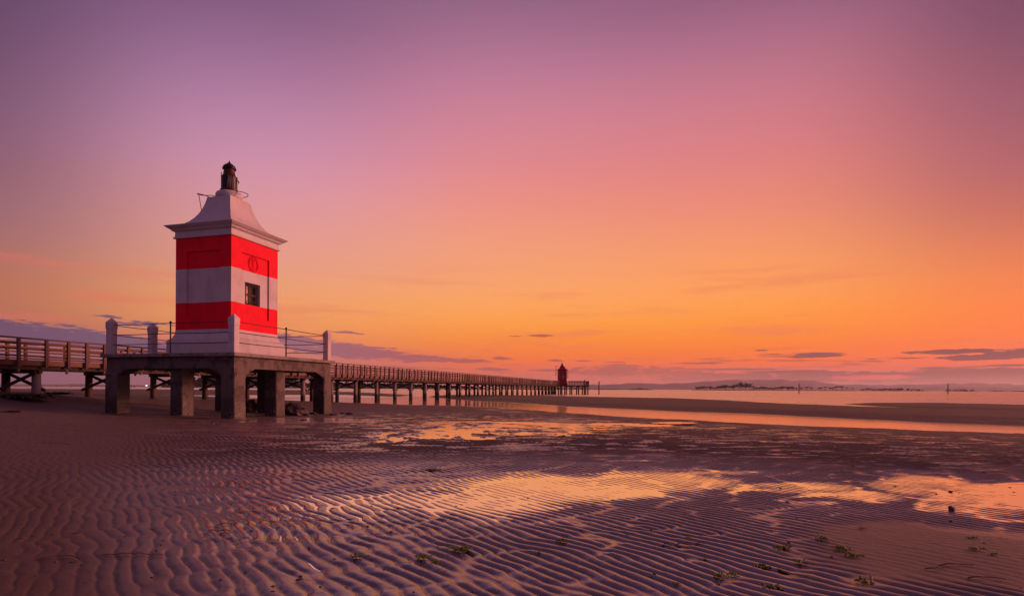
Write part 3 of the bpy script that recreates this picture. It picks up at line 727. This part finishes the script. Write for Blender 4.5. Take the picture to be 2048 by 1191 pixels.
bm = BM(); box(bm, (0, W / 2, 1.787), (.138, W + .34, .045)); me_plk = mesh(bm, 'plank', M['wood'])
rf = part('railing', me_hand, None, pier, loc=(S0 + K0 * DS, -.22, 0)); rb_ = part('railing', me_hand, None, pier, loc=(S0 + K0 * DS, W + .22, 0))
pr = random.Random(9)
for k in range(K0, K1 + 1):
    s_ = S0 + k * DS
    part('pile', me_a, None, pier, loc=(s_, 0, 0), rot=(0, 0, pr.uniform(0, 6))); part('pile', me_b, None, pier, loc=(s_, W, 0), rot=(0, 0, pr.uniform(0, 6)))
    part('cap_beam', me_cap, None, pier, loc=(s_, 0, 0)); part('brace', me_x1, None, pier, loc=(s_, 0, 0)); part('brace', me_x2, None, pier, loc=(s_, 0, 0))
    if k == K1: break
    for v in (-.06, W / 2, W + .06): part('stringer', me_str, None, pier, loc=(s_, v, 0))
    for side, v in ((-1, -.22), (1, W + .22)):
        r_ = rf if side < 0 else rb_
        off = (-(S0 + K0 * DS), -v)
        part('fascia_board', me_fas, None, pier, loc=(s_, v + side * .0 - side * .03, 0))
        if k > K0: part('handrail', me_hand, None, r_, loc=(s_ + off[0], 0, 0))
        for z in (2.585, 2.385, 2.135): part('rail', me_rail, None, r_, loc=(s_ + off[0], -side * .005, z + pr.uniform(-.008, .008)))
        for q_ in (0.06, .29, .53, .76):
            part('post', me_post, None, r_, loc=(s_ + off[0] + DS * q_ + pr.uniform(-.05, .05), side * .066, pr.uniform(-.01, .01)), rot=(pr.uniform(-.008, .008), pr.uniform(-.016, .016), 0))
        for q_ in (.29, .76):
            part('bracket', me_blk, None, pier, loc=(s_ + DS * q_, v + side * .03, 0))
LEN = (K1 - K0) * DS; npl = int(LEN / .15)
order = sorted(range(npl), key=lambda i: i)
bmx = BM()
for i in range(npl):
    sx_ = S0 + K0 * DS + .075 + i * .15
    if i < 300: part('plank', me_plk, None, pier, loc=(sx_, pr.uniform(-.01, .01), 0))
    else: box(bmx, (sx_, W / 2, 1.787), (.138, W + .34, .045))
tag(part('decking', bmx, M['wood'], pier), kind='stuff')
# pier head across the end
hx0, hx1, hy0, hy1 = 9.2, 17.1, 123.6, 127.6
PINV = (Matrix.Translation((-24.1316, 0, 0)) @ Matrix.Rotation(PR, 4, 'Z')).inverted() @ Matrix.Translation((hx0, hy0, 0))
def hpart(*a, **k):
    o = part(*a, **k); o.parent = pier; o.matrix_parent_inverse = PINV; return o
bm = BM(); box(bm, ((hx1 - hx0) / 2, (hy1 - hy0) / 2, 1.78), (hx1 - hx0, hy1 - hy0, .06)); hpart('head_deck', bm, M['wood'], None)
bm = BM()
for y in (.1, 2, 3.9): box(bm, ((hx1 - hx0) / 2, y, 1.66), (hx1 - hx0, .14, .17))
hpart('stringer', bm, M['piledark'], None)
for x in (.3, 1.9, 2.9, 4.1, 5.6, 6.9, 7.7):
    for y in (.2, 3.8): hpart('pile', me_b, None, None, loc=(x, y, .08))
for i_, (a, b) in enumerate((((.3, .2), (1.9, .2)), ((4.1, .2), (5.6, .2)), ((5.6, .2), (6.9, .2)))):
    bm = BM(); beam_between(bm, (a[0], a[1] - .17, .9), (b[0], b[1] - .17, 1.5), .05, .11); hpart('brace', bm, M['piledark'], None)
    bm = BM(); beam_between(bm, (a[0], a[1] - .22, 1.5), (b[0], b[1] - .22, .9), .05, .11); hpart('brace', bm, M['piledark'], None)
hr = hpart('railing', box(BM(), (5.6, 0, 2.79), (4.5, .14, .05)), M['wood'], None)
for y, z in ((0, 2.585), (0, 2.385), (0, 2.135), (0, 1.9)): part('rail', box(BM(), (5.6, y, z), (4.5, .035, .1)), M['wood'], hr)
for z in (2.79, 2.585, 2.385, 2.135, 1.9): part('rail', box(BM(), (7.86, 2, z), (.035, 3.9, .1)), M['wood'], hr)
for z in (2.79, 2.585, 2.385, 2.135, 1.9): part('rail', box(BM(), (4.0, 3.96, z), (7.7, .035, .1)), M['wood'], hr)
for k in range(8): part('post', me_post, None, hr, loc=(3.5 + k * .62, -.06, 0))
for k in range(6): part('post', me_post, None, hr, loc=(7.9, .3 + k * .7, 0))
bm = BM(); box(bm, (6.9, -.2, 2.3), (.2, .2, 1.5)); hpart('fender_post', bm, M['piledark'], None)

# ------------------------------------------------------------------ far red lighthouse on the pier head
FL = thing('lighthouse', 'small dark red lighthouse far off at the end of the pier', 'lighthouse', (11.3, 125.6, 1.811), .15)
bm = BM(); loft(bm, [sq(1.02, 0), sq(1.02, .42), sq(.9, .52)]); part('plinth', bm, M['redfar'], FL)
bm = BM(); loft(bm, [sq(.86, .50), sq(.83, 3.40)]); part('wall', bm, M['redfar'], FL)
bm = BM(); loft(bm, [sq(.84, 3.38), sq(.90, 3.44), sq(1.02, 3.52), sq(1.08, 3.56), sq(1.08, 3.60)]); part('cornice', bm, M['redfar'], FL)
bm = BM(); loft(bm, [sq(1.07, 3.601), sq(.80, 3.68), sq(.58, 3.88), sq(.44, 4.12), sq(.36, 4.42), sq(.30, 4.46)]); part('roof', bm, M['redfar'], FL)
bm = BM(); lathe(bm, [(.27, 4.45), (.27, 4.62), (.17, 4.64), (.17, 4.86), (.20, 4.88), (.12, 4.98), (.03, 5.10), (.01, 5.2)], 12); part('lantern', bm, M['lantern'], FL)
bm = BM(); box(bm, (.0, -.845, 1.9), (.5, .06, .8)); part('window', bm, M['pane'], FL)
bm = BM()
for x in (-1.62, -1.32): tube(bm, [(x, -.2, 2.2), (x, -.2, 4.35)], .03, 6)
for z in (2.2, 4.3): tube(bm, [(-1.62, -.2, z), (-.8, -.2, z)], .025, 6)
for x in (1.1, 1.28): tube(bm, [(x, -.2, 1.6), (x, -.2, 3.5)], .035, 6)
tube(bm, [(.8, -.2, 2.6), (1.28, -.2, 2.6)], .03, 6)
part('signal_frame', bm, M['iron'], FL)

# ------------------------------------------------------------------ mooring posts out in the water
def mooring(px, dist, h, r, label, tilt=0.0):
    x = ray(px, HOR + 5)[0] * dist
    t = thing('mooring_post', label, 'post', (x, dist, SEA - .6), 0, 'mooring posts standing in the water')
    bm = BM(); lathe(bm, [(r * 1.05, 0), (r, 1.0), (r * .95, h + .5), (r * .7, h + .6)], 12); part('shaft', bm, M['piledark'], t, True, rot=(0, tilt, 0))
    bm = BM(); lathe(bm, [(r * 1.25, 0), (r * 1.35, .62), (r * 1.15, .95), (r * 1.0, 1.05)], 12); part('mussel_collar', bm, M['lantern'], t)
mooring(1198, 134, 3.05, .135, 'dark mooring post standing in the water just right of the pier head')
mooring(1598, 237, 4.0, .19, 'slim dark mooring post in front of the wooded islets', .01)
mooring(1896, 250, 4.4, .20, 'lone dark mooring post in the water near the right edge')
for px, dist, h in ((171, 520, 4.6), (84, 700, 3.6), (114, 760, 2.4), (141, 760, 2.2), (262, 620, 3.2), (269, 640, 2.6)):
    x = ray(px, HOR)[0] * dist
    bm = BM(); lathe(bm, [(.32, -1), (.3, h), (.2, h + .1)], 8)
    tag(part('mooring_post', bm, M['piledark'], loc=(x, dist, SEA)), {171: 'tallest dark post on the far left horizon, left of the platform', 84: 'tiny post on the far horizon beside the light round pile at left', 114: 'tiny far post second right of the light round pile at left', 141: 'tiny far post third right of the light round pile at left', 262: 'taller of two tiny far posts seen just right of the left column', 269: 'shorter of two tiny far posts seen just right of the left column'}[px], 'post', 'posts on the far left horizon')

# ------------------------------------------------------------------ boulders
def boulder(name, px, py, z, size, seed, label, group=None, sub=3):
    x, y = gnd(px, py, z); bm = BM(); bmesh.ops.create_icosphere(bm, subdivisions=sub, radius=1)
    rg = random.Random(seed); pl = [(Vector((rg.gauss(0, 1), rg.gauss(0, 1), rg.gauss(.2, .8))).normalized(), rg.uniform(.62, .9)) for _ in range(14)]
    from mathutils import noise as mn
    for v in bm.verts:
        d = v.co.normalized(); r_ = 1.0
        for n_, o_ in pl:
            c_ = d.dot(n_)
            if c_ > .05: r_ = min(r_, o_ / c_)
        r_ *= 1 + .26 * mn.noise(d * 2.3 + Vector((seed, 0, 0))) +   .14 * mn.noise(d * 6 + Vector((seed, 3, 0)))
        v.co = Vector((d.x * r_ * size[0], d.y * r_ * size[1], d.z * r_ * size[2]))
    o = part(name, bm, M['rock'], loc=(x, y, height(x, y) + size[2] * .45), rot=(0, 0, rg.uniform(-.3, .3)))
    return tag(o, label, 'rock', group)
m, N, L, p = material('dark_rock', (.07, .045, .042), .6, .4); pos = geo_pos(N)
L.new(nmix(N, L, nnoise(N, L, pos, 6, 6, .65), (.03, .02, .02), (.12, .08, .07)), p.inputs['Base Color']); nbump(N, L, p, nnoise(N, L, pos, 22, 6, .7), .8, .04); M['rock'] = m
boulder('boulder', 507, 823, -.06, (.62, .5, .42), 3, 'dark boulder between the near corner column and the right-hand middle column')
boulder('boulder', 590, 829, -.06, (.60, .45, .33), 12, 'broad dark boulder left of the rightmost column foot')
for i_, (px, py, sz) in enumerate(((628, 827, .13), (612, 830, .10), (667, 829, .11), (686, 827, .10), (698, 828, .13), (607, 842, .10))):
    boulder('stone', px, py, -.06, (sz * 1.5, sz, sz * .6), 20 + i_, ['small dark stone right of the broad boulder', 'tiny dark stone at the foot of the broad boulder', 'dark stone beside the rightmost column foot', 'small flat stone right of the platform', 'flat dark stone farthest right of the platform', 'low flat stone in front of the broad boulder'][i_], None, 2)
boulder('stone', 1904, 1021, 0, (.035, .03, .035), 40, 'round dark stone at the edge of the right-hand puddle', None, 2)
for i_, (px, py) in enumerate(((1901, 983), (1876, 1000), (1790, 972), (2020, 974))):
    boulder('stone', px, py, 0, (.028, .02, .012), 50 + i_, 'tiny dark pebble lying in the right-hand puddle', 'pebbles in the right-hand puddle', 1)

# ------------------------------------------------------------------ far shore: woods, islets, hills
def leafmat(name, a, b):
    m, N, L, p = material(name, a, .8, .2); inf = geo_pos(N)
    L.new(nmix(N, L, nnoise(N, L, inf, .25, 3, .6), a, b), p.inputs['Base Color']); return m
M['leaf'] = leafmat('foliage', (.022, .032, .015), (.05, .058, .025))
M['marsh'] = leafmat('marsh_grass', (.07, .075, .028), (.11, .10, .045))
M['bark'] = material('bark', (.05, .035, .03), .8)[0]
fr = random.Random(21)
def crown(bm, cx, cy, cz, rx, rz, n=60, flat=False, leaf=None):
    """foliage: lobes of many small leaf-clump faces"""
    lobes = [(fr.uniform(-.55, .55) * rx, fr.uniform(-.55, .55) * rx, fr.uniform(-.45, .5) * rz * (.4 if flat else 1), fr.uniform(.45, .7)) for _ in range(5)] + [(0, 0, 0, .75)]
    lf = leaf or rx * .34
    for _ in range(n):
        lx, ly, lz, lr = fr.choice(lobes)
        d = Vector((fr.gauss(0, 1), fr.gauss(0, 1), fr.gauss(0, 1))).normalized() * (fr.random() ** .4)
        c = Vector((cx + lx + d.x * rx * lr, cy + ly + d.y * rx * lr, cz + lz + d.z * rz * lr))
        a = Vector((fr.gauss(0, 1), fr.gauss(0, 1), fr.gauss(0, .6))).normalized(); b = a.cross(Vector((fr.gauss(0, 1), fr.gauss(0, 1), fr.gauss(0, 1)))).normalized()
        q1, q2 = a * lf * fr.uniform(.6, 1.2), b * lf * fr.uniform(.5, 1.0)
        bm.faces.new([bm.verts.new(c + q1), bm.verts.new(c + q2), bm.verts.new(c - q1), bm.verts.new(c - q2)])
def at(px, dist): return ray(px, HOR)[0] * dist
# wooded shore behind the pier, left of centre
bm = BM(); bt = BM(); D0 = 1000.0
prof = [(332, 15), (342, 13), (352, 7), (372, 17), (392, 20), (405, 21), (420, 19), (436, 17), (455, 18), (478, 19), (500, 20), (520, 18), (540, 12), (560, 16), (575, 18), (592, 14), (610, 11), (640, 11), (680, 12), (720, 11), (760, 11), (800, 10), (840, 9), (880, 8), (915, 7), (945, 5), (965, 3)]
px = 330.0
while px < 965:
    hgt = np.interp(px, [a for a, _ in prof], [b for _, b in prof]) * 1.15 * fr.uniform(.72, 1.04)
    dd = D0 + fr.uniform(-20, 60); x = at(px, dd); rx = max(1.6, hgt * fr.uniform(.22, .34))
    crown(bm, x, dd, hgt * .62 - .2, rx, hgt * .40, 95)
    crown(bm, x + fr.uniform(-3, 3), dd - 6, hgt * .22, rx * 1.1, hgt * .25, 26)
    lathe(bt, [(.25, -.5), (.12, hgt * .6)], 5, x, dd)
    px += rx * fr.uniform(.5, .95) * 1.1
W1 = thing('far_wood', 'dark green wooded shore behind the pier, seen between its piles', 'wood'); W1['kind'] = 'stuff'
part('foliage', bm, M['leaf'], W1); part('trunks', bt, M['bark'], W1)
def strip(name, pts, z0, mat, depth, kind='structure'):
    """long low mound: pts = (x, y, height)"""
    bm = BM(); prev = None
    for x, y, h_ in pts:
        ring = [bm.verts.new(v) for v in ((x, y - depth, z0), (x, y - depth * .55, z0 + h_ * .8), (x, y, z0 + h_), (x, y + depth, z0))]
        if prev:
            for i in range(3): bm.faces.new((prev[i], ring[i], ring[i + 1], prev[i + 1]))
        prev = ring
    bmesh.ops.recalc_face_normals(bm, faces=bm.faces)
    return tag(part(name, bm, mat, None, True), kind=kind)
strip('marsh_bank', [(at(p_, 960), 960, (.1 if p_ < 340 or p_ > 955 else 2.0 + fr.uniform(-.5, .6))) for p_ in range(330, 966, 12)], SEA, M['marsh'], 18)
strip('far_shore', [(at(p_, 1350), 1350, fr.uniform(.9, 2.0)) for p_ in range(930, 1300, 9)] + [(at(1305, 1350), 1350, .1)], SEA, M['leaf'], 25)
# islets on the right
ISL = [(1262, 1296, 3, 0), (1390, 1432, 7, 1), (1432, 1470, 10, 1), (1466, 1506, 14, 1), (1505, 1550, 6.5, 1), (1548, 1600, 7.5, 1), (1600, 1626, 7, 2), (1636, 1662, 7, 2), (1664, 1702, 8.5, 2), (1724, 1748, 5, 3), (1748, 1846, 5.5, 3), (1895, 1948, 4.5, 3), (1985, 2004, 2, 3), (2024, 2060, 2, 3)]
DI = 1500.0
tm = []
for v_ in range(5):
    bmc = BM(); crown(bmc, 0, 0, .66, .34, .32, 90, False, .085); cmesh = mesh(bmc, 'crown', M['leaf'])
    bmt = BM(); lathe(bmt, [(.03, -.08), (.018, .4), (.008, .7)], 6); tm.append((cmesh, mesh(bmt, 'trunk', M['bark'])))
pmesh = []
for v_ in range(3):   # umbrella pines: bare stem, flat crown
    bmc = BM(); crown(bmc, 0, 0, .82, .5, .17, 80, True, .085); cmesh = mesh(bmc, 'crown', M['leaf'])
    bmt = BM(); lathe(bmt, [(.03, -.08), (.02, .6), (.01, .85)], 6); pmesh.append((cmesh, mesh(bmt, 'trunk', M['bark'])))
LAB1 = {1390: 'small dark tree at the left tip of the wooded islets', 1432: 'dark tree on the shoulder left of the tallest islet clump', 1466: 'dark tree in the tallest clump of the wooded islets', 1505: 'low dark tree in the dip right of the tallest islet clump', 1548: 'dark tree just left of the middle mooring post', 1600: 'flat-topped pine just right of the middle mooring post', 1636: 'lone-standing flat-topped pine with sky showing beneath its crown', 1664: 'broad flat-topped pine at the right end of the pine islets'}
LAB = {0: 'tiny dark tree on the far shore right of the mooring post', 1: 'dark tree in the tallest wooded islet on the right horizon', 2: 'flat-topped pine on the islet right of the middle mooring post', 3: 'small faint tree on the farthest right islets'}
sb, st_ = BM(), BM()
for (p0, p1, hpx, kind) in ISL:
    dist = DI * (1.25 if kind == 3 else 1.0); up = dist / F_PX
    strip('islet', [(at(p_, dist), dist, .05 if i_ in (0, 11) else fr.uniform(.9, 1.6)) for i_, p_ in enumerate(np.linspace(p0 - 8, p1 + 8, 12))], SEA, M['leaf'], 22)
    p_ = p0 + 1.0
    while p_ < p1:
        t_ = (p_ - p0) / (p1 - p0); hh_ = hpx * 1.3 * (.62 + .38 * math.sin(PI * min(1, max(0, t_)))) * fr.uniform(.78, 1.0) * up
        if kind in (0, 3):      # too small and faint to tell trees apart
            y_ = dist + fr.uniform(-12, 12); crown(sb, at(p_, dist), y_, SEA + hh_ * .6, hh_ * .5, hh_ * .42, 40); lathe(st_, [(.2, SEA), (.1, hh_ * .6)], 5, at(p_, dist), y_)
            p_ += hh_ / up * fr.uniform(.5, .9); continue
        use = fr.choice(pmesh) if kind == 2 else fr.choice(tm)
        t = thing('tree', LAB1[p0], 'tree', (at(p_, dist), dist + fr.uniform(-12, 12), SEA + .5), fr.uniform(0, 6), 'far islet trees: ' + LAB1[p0])
        t.scale = (hh_ * fr.uniform(1.2, 1.6),) * 2 + (hh_,)
        part('crown', use[0], None, t); part('trunk', use[1], None, t)
        p_ += hh_ / up * fr.uniform(.30, .5) if kind != 2 else hh_ / up * fr.uniform(.5, .85)
W2 = thing('far_wood', 'faint low line of trees along the far shore and rightmost islets', 'wood'); W2['kind'] = 'stuff'
part('foliage', sb, M['leaf'], W2); part('trunks', st_, M['bark'], W2)
# hills far behind
def ridge(name, prof, dist, depth, seed):
    xs = np.linspace(prof[0][0], prof[-1][0], 170); hs = np.interp(xs, [a for a, _ in prof], [b for _, b in prof])
    bm = BM(); rows = []
    for j, (dy, f) in enumerate(((0, 0), (depth * .25, .35), (depth * .5, .72), (depth * .8, 1.0), (depth * 1.3, .6), (depth * 1.8, 0))):
        row = []
        for i, (p_, h_) in enumerate(zip(xs, hs)):
            nz = float(fbm(np.array([p_ * .045 + j * .2]), np.array([j * .8 + seed]), seed, 4)[0]) - .5
            row.append(bm.verts.new((at(p_, dist + dy), dist + dy, SEA - .5 + max(0, (.86 * h_ * f + nz * (7 if f == 1 else 12) * (f > 0) * min(1, h_ / 8))) * (dist + dy) / F_PX)))
        rows.append(row)
    for a, b in zip(rows, rows[1:]):
        for i in range(len(xs) - 1): bm.faces.new((a[i], a[i + 1], b[i + 1], b[i]))
    return tag(part(name, bm, M['hill'], None, True), kind='structure')
M['hill'] = leafmat('hazy_hill', (.13, .12, .16), (.17, .15, .19))  # pale bluish tone puts distance haze into the hill colour
ridge('hills', [(1080, 0), (1150, 8), (1223, 13), (1287, 14.5), (1330, 13), (1373, 18), (1416, 20.5), (1476, 24), (1524, 23), (1556, 24.6), (1600, 24), (1628, 23), (1646, 18), (1666, 15.5), (1720, 14), (1819, 15.5), (1906, 18), (1972, 18), (2048, 17), (2150, 19), (2250, 12), (2350, 0)], 8500, 700, 4)
ridge('hills', [(1560, 0), (1640, 6), (1720, 8), (1800, 7), (1880, 10), (1960, 8), (2060, 11), (2160, 8), (2300, 0)], 6500, 400, 8)
ridge('hills', [(-220, 0), (-100, 5), (0, 5.5), (120, 5), (240, 4.5), (330, 4), (400, 3), (460, 0)], 7000, 400, 6)
# lit lamp on the far left shore
lp = thing('shore_lamp', 'tiny lit white lamp on the far left shore under the platform', 'lamp', (at(293, 800), 800, SEA - .5))
bm = BM(); lathe(bm, [(.15, 0), (.12, 3.0)], 8); part('pole', bm, M['iron'], lp)
m, N, L, p = material('lamp_glow', (.9, .9, .85), .5); p.inputs['Emission Color'].default_value = (1, .95, .85, 1); p.inputs['Emission Strength'].default_value = 6.0
bm = BM(); lathe(bm, [(.2, 3.0), (.75, 3.2), (.75, 3.9), (.3, 4.2)], 10); part('lamp_head', bm, m, lp)

# ------------------------------------------------------------------ seaweed, eelgrass and shell bits on the sand
M['weed'] = leafmat('green_seaweed', (.075, .125, .010), (.13, .17, .018))
M['weed'].node_tree.nodes['Principled BSDF'].inputs['Roughness'].default_value = .6
M['weeddark'] = leafmat('dark_seaweed', (.022, .02, .008), (.05, .045, .015))
M['blade'] = leafmat('eelgrass', (.05, .035, .012), (.10, .07, .02))
def frond(bm, x, y, z, a, ln, w, lift, curl):
    n = 5; prev = None
    for i in range(n + 1):
        t = i / n; aa = a + curl * t
        x += math.cos(aa) * ln / n; y += math.sin(aa) * ln / n
        zz = z + lift * math.sin(PI * t) + .004; ww = w * (math.sin(PI * (.12 + .86 * t)) ** .7) / 2
        pr_ = (bm.verts.new((x - math.sin(aa) * ww, y + math.cos(aa) * ww, zz)), bm.verts.new((x, y, zz + .003)), bm.verts.new((x + math.sin(aa) * ww, y - math.cos(aa) * ww, zz)))
        if prev: bm.faces.new((prev[0], prev[1], pr_[1], pr_[0])); bm.faces.new((prev[1], prev[2], pr_[2], pr_[1]))
        prev = pr_
wr = random.Random(77)
def weed(px, py, wpx, label, group=None, mat='weed', n=None, name='seaweed_clump'):
    x0, y0 = gnd(px, py, .012); R = 0.98 * wpx * y0 / F_PX / 2; bm = BM(); n = n or int(16 + 130 * R * 2)
    for k in range(n):
        dx, dy = max(-R, min(R, wr.gauss(0, R * .42))), max(-R * .6, min(R * .6, wr.gauss(0, R * .24)))
        frond(bm, dx, dy, wr.uniform(0, .014) * min(1, R / .05), wr.uniform(0, 6.28), R * wr.uniform(.25, .6), R * wr.uniform(.12, .3), R * wr.uniform(.03, .22), wr.uniform(-1.8, 1.8))
    return tag(part(name, bm, M[mat], loc=(x0, y0, height(x0, y0) - .003)), label, 'seaweed', group)
weed(866, 941, 34, 'green seaweed clump lying alone on the fine ripples left of the big puddle')
weed(918, 1105, 52, 'long green seaweed clump on the ripples at bottom centre')
weed(845, 1121, 44, 'flattened green seaweed strip left of the bottom centre clump')
weed(715, 1118, 34, 'small green seaweed tuft farthest left on the bright ripples')
weed(873, 1128, 26, 'small green tuft just below the bottom centre clump')
weed(1126, 1087, 30, 'green seaweed tuft right of the bottom centre clump')
weed(1330, 1052, 18, 'little green tuft just below the big puddle')
weed(1440, 1158, 40, 'bright green clump near the bottom edge, right of centre')
weed(1465, 1153, 26, 'smaller green tuft touching the bright clump at the bottom edge')
weed(1528, 1137, 40, 'green clump with a long trailing frond near the bottom edge')
weed(1563, 1098, 40, 'dark green clump left of the pair beside the smooth sand')
weed(1682, 1103, 44, 'larger clump of the pair beside the smooth sand patch')
weed(1706, 1115, 34, 'lower clump of the pair beside the smooth sand patch')
weed(1600, 1131, 30, 'olive clump below the pair, among ripples at lower right')
weed(1545, 1178, 40, 'green clump cut by the bottom edge at lower right')
weed(1642, 1083, 34, 'flat dark tuft on ripples above the pair of clumps')
weed(1730, 1168, 40, 'pale green tuft on the faint ripples at bottom right')
weed(1946, 1078, 20, 'small tuft on the far rim of the smooth sand patch')
weed(1953, 1105, 28, 'small olive tuft in the smooth sand patch')
weed(1553, 880, 18, 'tiny dark tuft on the flat sand beyond the puddles')
for px, py, w_ in ((1063, 1109, 16), (1375, 1098, 15), (1408, 1121, 16), (1376, 1077, 16), (1438, 1066, 14), (1077, 1108, 14), (1255, 1072, 12), (1296, 1155, 16), (1352, 1172, 18), (945, 897, 20), (990, 897, 14), (870, 910, 12), (600, 858, 26), (1125, 870, 14), (1725, 1062, 16), (1720, 1035, 14), (495, 940, 12), (1990, 1116, 18)):
    weed(px, py, w_, 'tiny scrap of green seaweed scattered on the rippled sand', 'seaweed scraps on the ripples')
weed(45, 828, 90, 'broad dark weed patch on the beach at the left edge', None, 'weeddark', 130)
weed(20, 848, 40, 'low dark weed patch nearest the left edge of the beach', None, 'weeddark', 60)
weed(112, 822, 50, 'thin trail of dark weed right of the broad beach patch', None, 'weeddark', 50)
def blade(px, py, lpx, ang, curl, label, mat='blade', w=.008):
    x0, y0 = gnd(px, py, .012); bm = BM(); L_ = lpx * y0 / F_PX; n = 14; prev = None; a = ang; x = y = 0.0
    for i in range(n + 1):
        t = i / n; a += curl / n; x += math.cos(a) * L_ / n; y += math.sin(a) * L_ / n
        z = max(height(x0 + x, y0 + y) for _ in (0,)) + .006 + .008 * math.sin(PI * t); ww = w * (1 - .7 * t ** 3)
        pr_ = (bm.verts.new((x - math.sin(a) * ww, y + math.cos(a) * ww, z)), bm.verts.new((x, y, z + .003)), bm.verts.new((x + math.sin(a) * ww, y - math.cos(a) * ww, z)))
        if prev: bm.faces.new((prev[0], prev[1], pr_[1], pr_[0])); bm.faces.new((prev[1], prev[2], pr_[2], pr_[1]))
        prev = pr_
    return tag(part('eelgrass_blade', bm, M[mat], loc=(x0, y0, 0)), label, 'seaweed')
blade(62, 1130, 90, .9, -1.3, 'curved yellowish eelgrass blade at the bottom left')
blade(195, 1118, 120, .15, -.2, 'long straight eelgrass blade right of the curved yellow one')
blade(415, 1066, 46, -.6, .9, 'dark curled eelgrass blade standing between the left ripples', 'weeddark')
blade(425, 1058, 40, .5, .5, 'short dark blade crossing the curled one on the left ripples', 'weeddark')
blade(1548, 1140, 110, -1.1, .3, 'long olive frond trailing from the clump at lower right', 'weed', .012)
blade(1310, 1094, 95, .05, .15, 'long thin dark eelgrass blade on the ripples right of centre', 'weeddark', .006)
blade(1870, 1137, 70, .15, -.3, 'dark eelgrass blade on the smooth sand at the right', 'weeddark')
blade(1930, 1163, 70, .2, -.6, 'lowest dark blade on the smooth sand near the right edge', 'weeddark')
blade(1845, 1143, 40, -.4, .6, 'short dark blade at the left of the smooth sand patch', 'weeddark')
blade(70, 898, 60, .1, .1, 'dark stick-like blade lying on the left beach', 'weeddark', .012)
m, N, L, p = material('flotsam', (.06, .035, .03), .6); inf = N.new('ShaderNodeObjectInfo'); M['flot'] = m
bm = BM()
for k in range(260):
    px_, py_ = wr.uniform(0, 2048), 835 + (1190 - 835) * wr.random() ** 1.6
    if px_ > 1000 and py_ > 1000 and wr.random() < .75: continue
    x, y = gnd(px_, py_, .01); r_ = wr.uniform(.003, .0075) * (1 + y * .10)
    mt = Matrix.Translation((x, y, height(x, y) + r_ * .2)) @ Matrix.Rotation(wr.uniform(0, 6), 4, 'Z') @ Matrix.Diagonal((r_ * wr.uniform(1, 3), r_, r_ * .6, 1))
    bmesh.ops.create_icosphere(bm, subdivisions=1, radius=1, matrix=mt)
tag(part('shell_litter', bm, M['flot']), 'dark shell and weed fragments strewn over the wet sand', 'litter', None, 'stuff')

# ------------------------------------------------------------------ air
m = bpy.data.materials.new('air'); m.use_nodes = True; N, L = m.node_tree.nodes, m.node_tree.links
N.remove(N['Principled BSDF']); pv = N.new('ShaderNodeVolumePrincipled')
pv.inputs['Color'].default_value = (.92, .88, .95, 1); pv.inputs['Density'].default_value = 6e-5; pv.inputs['Anisotropy'].default_value = .35
L.new(pv.outputs[0], N['Material Output'].inputs['Volume'])
bm = BM(); box(bm, (0, 7000, 149), (29600, 15400, 302)); hz = tag(part('haze', bm, m), kind='stuff')
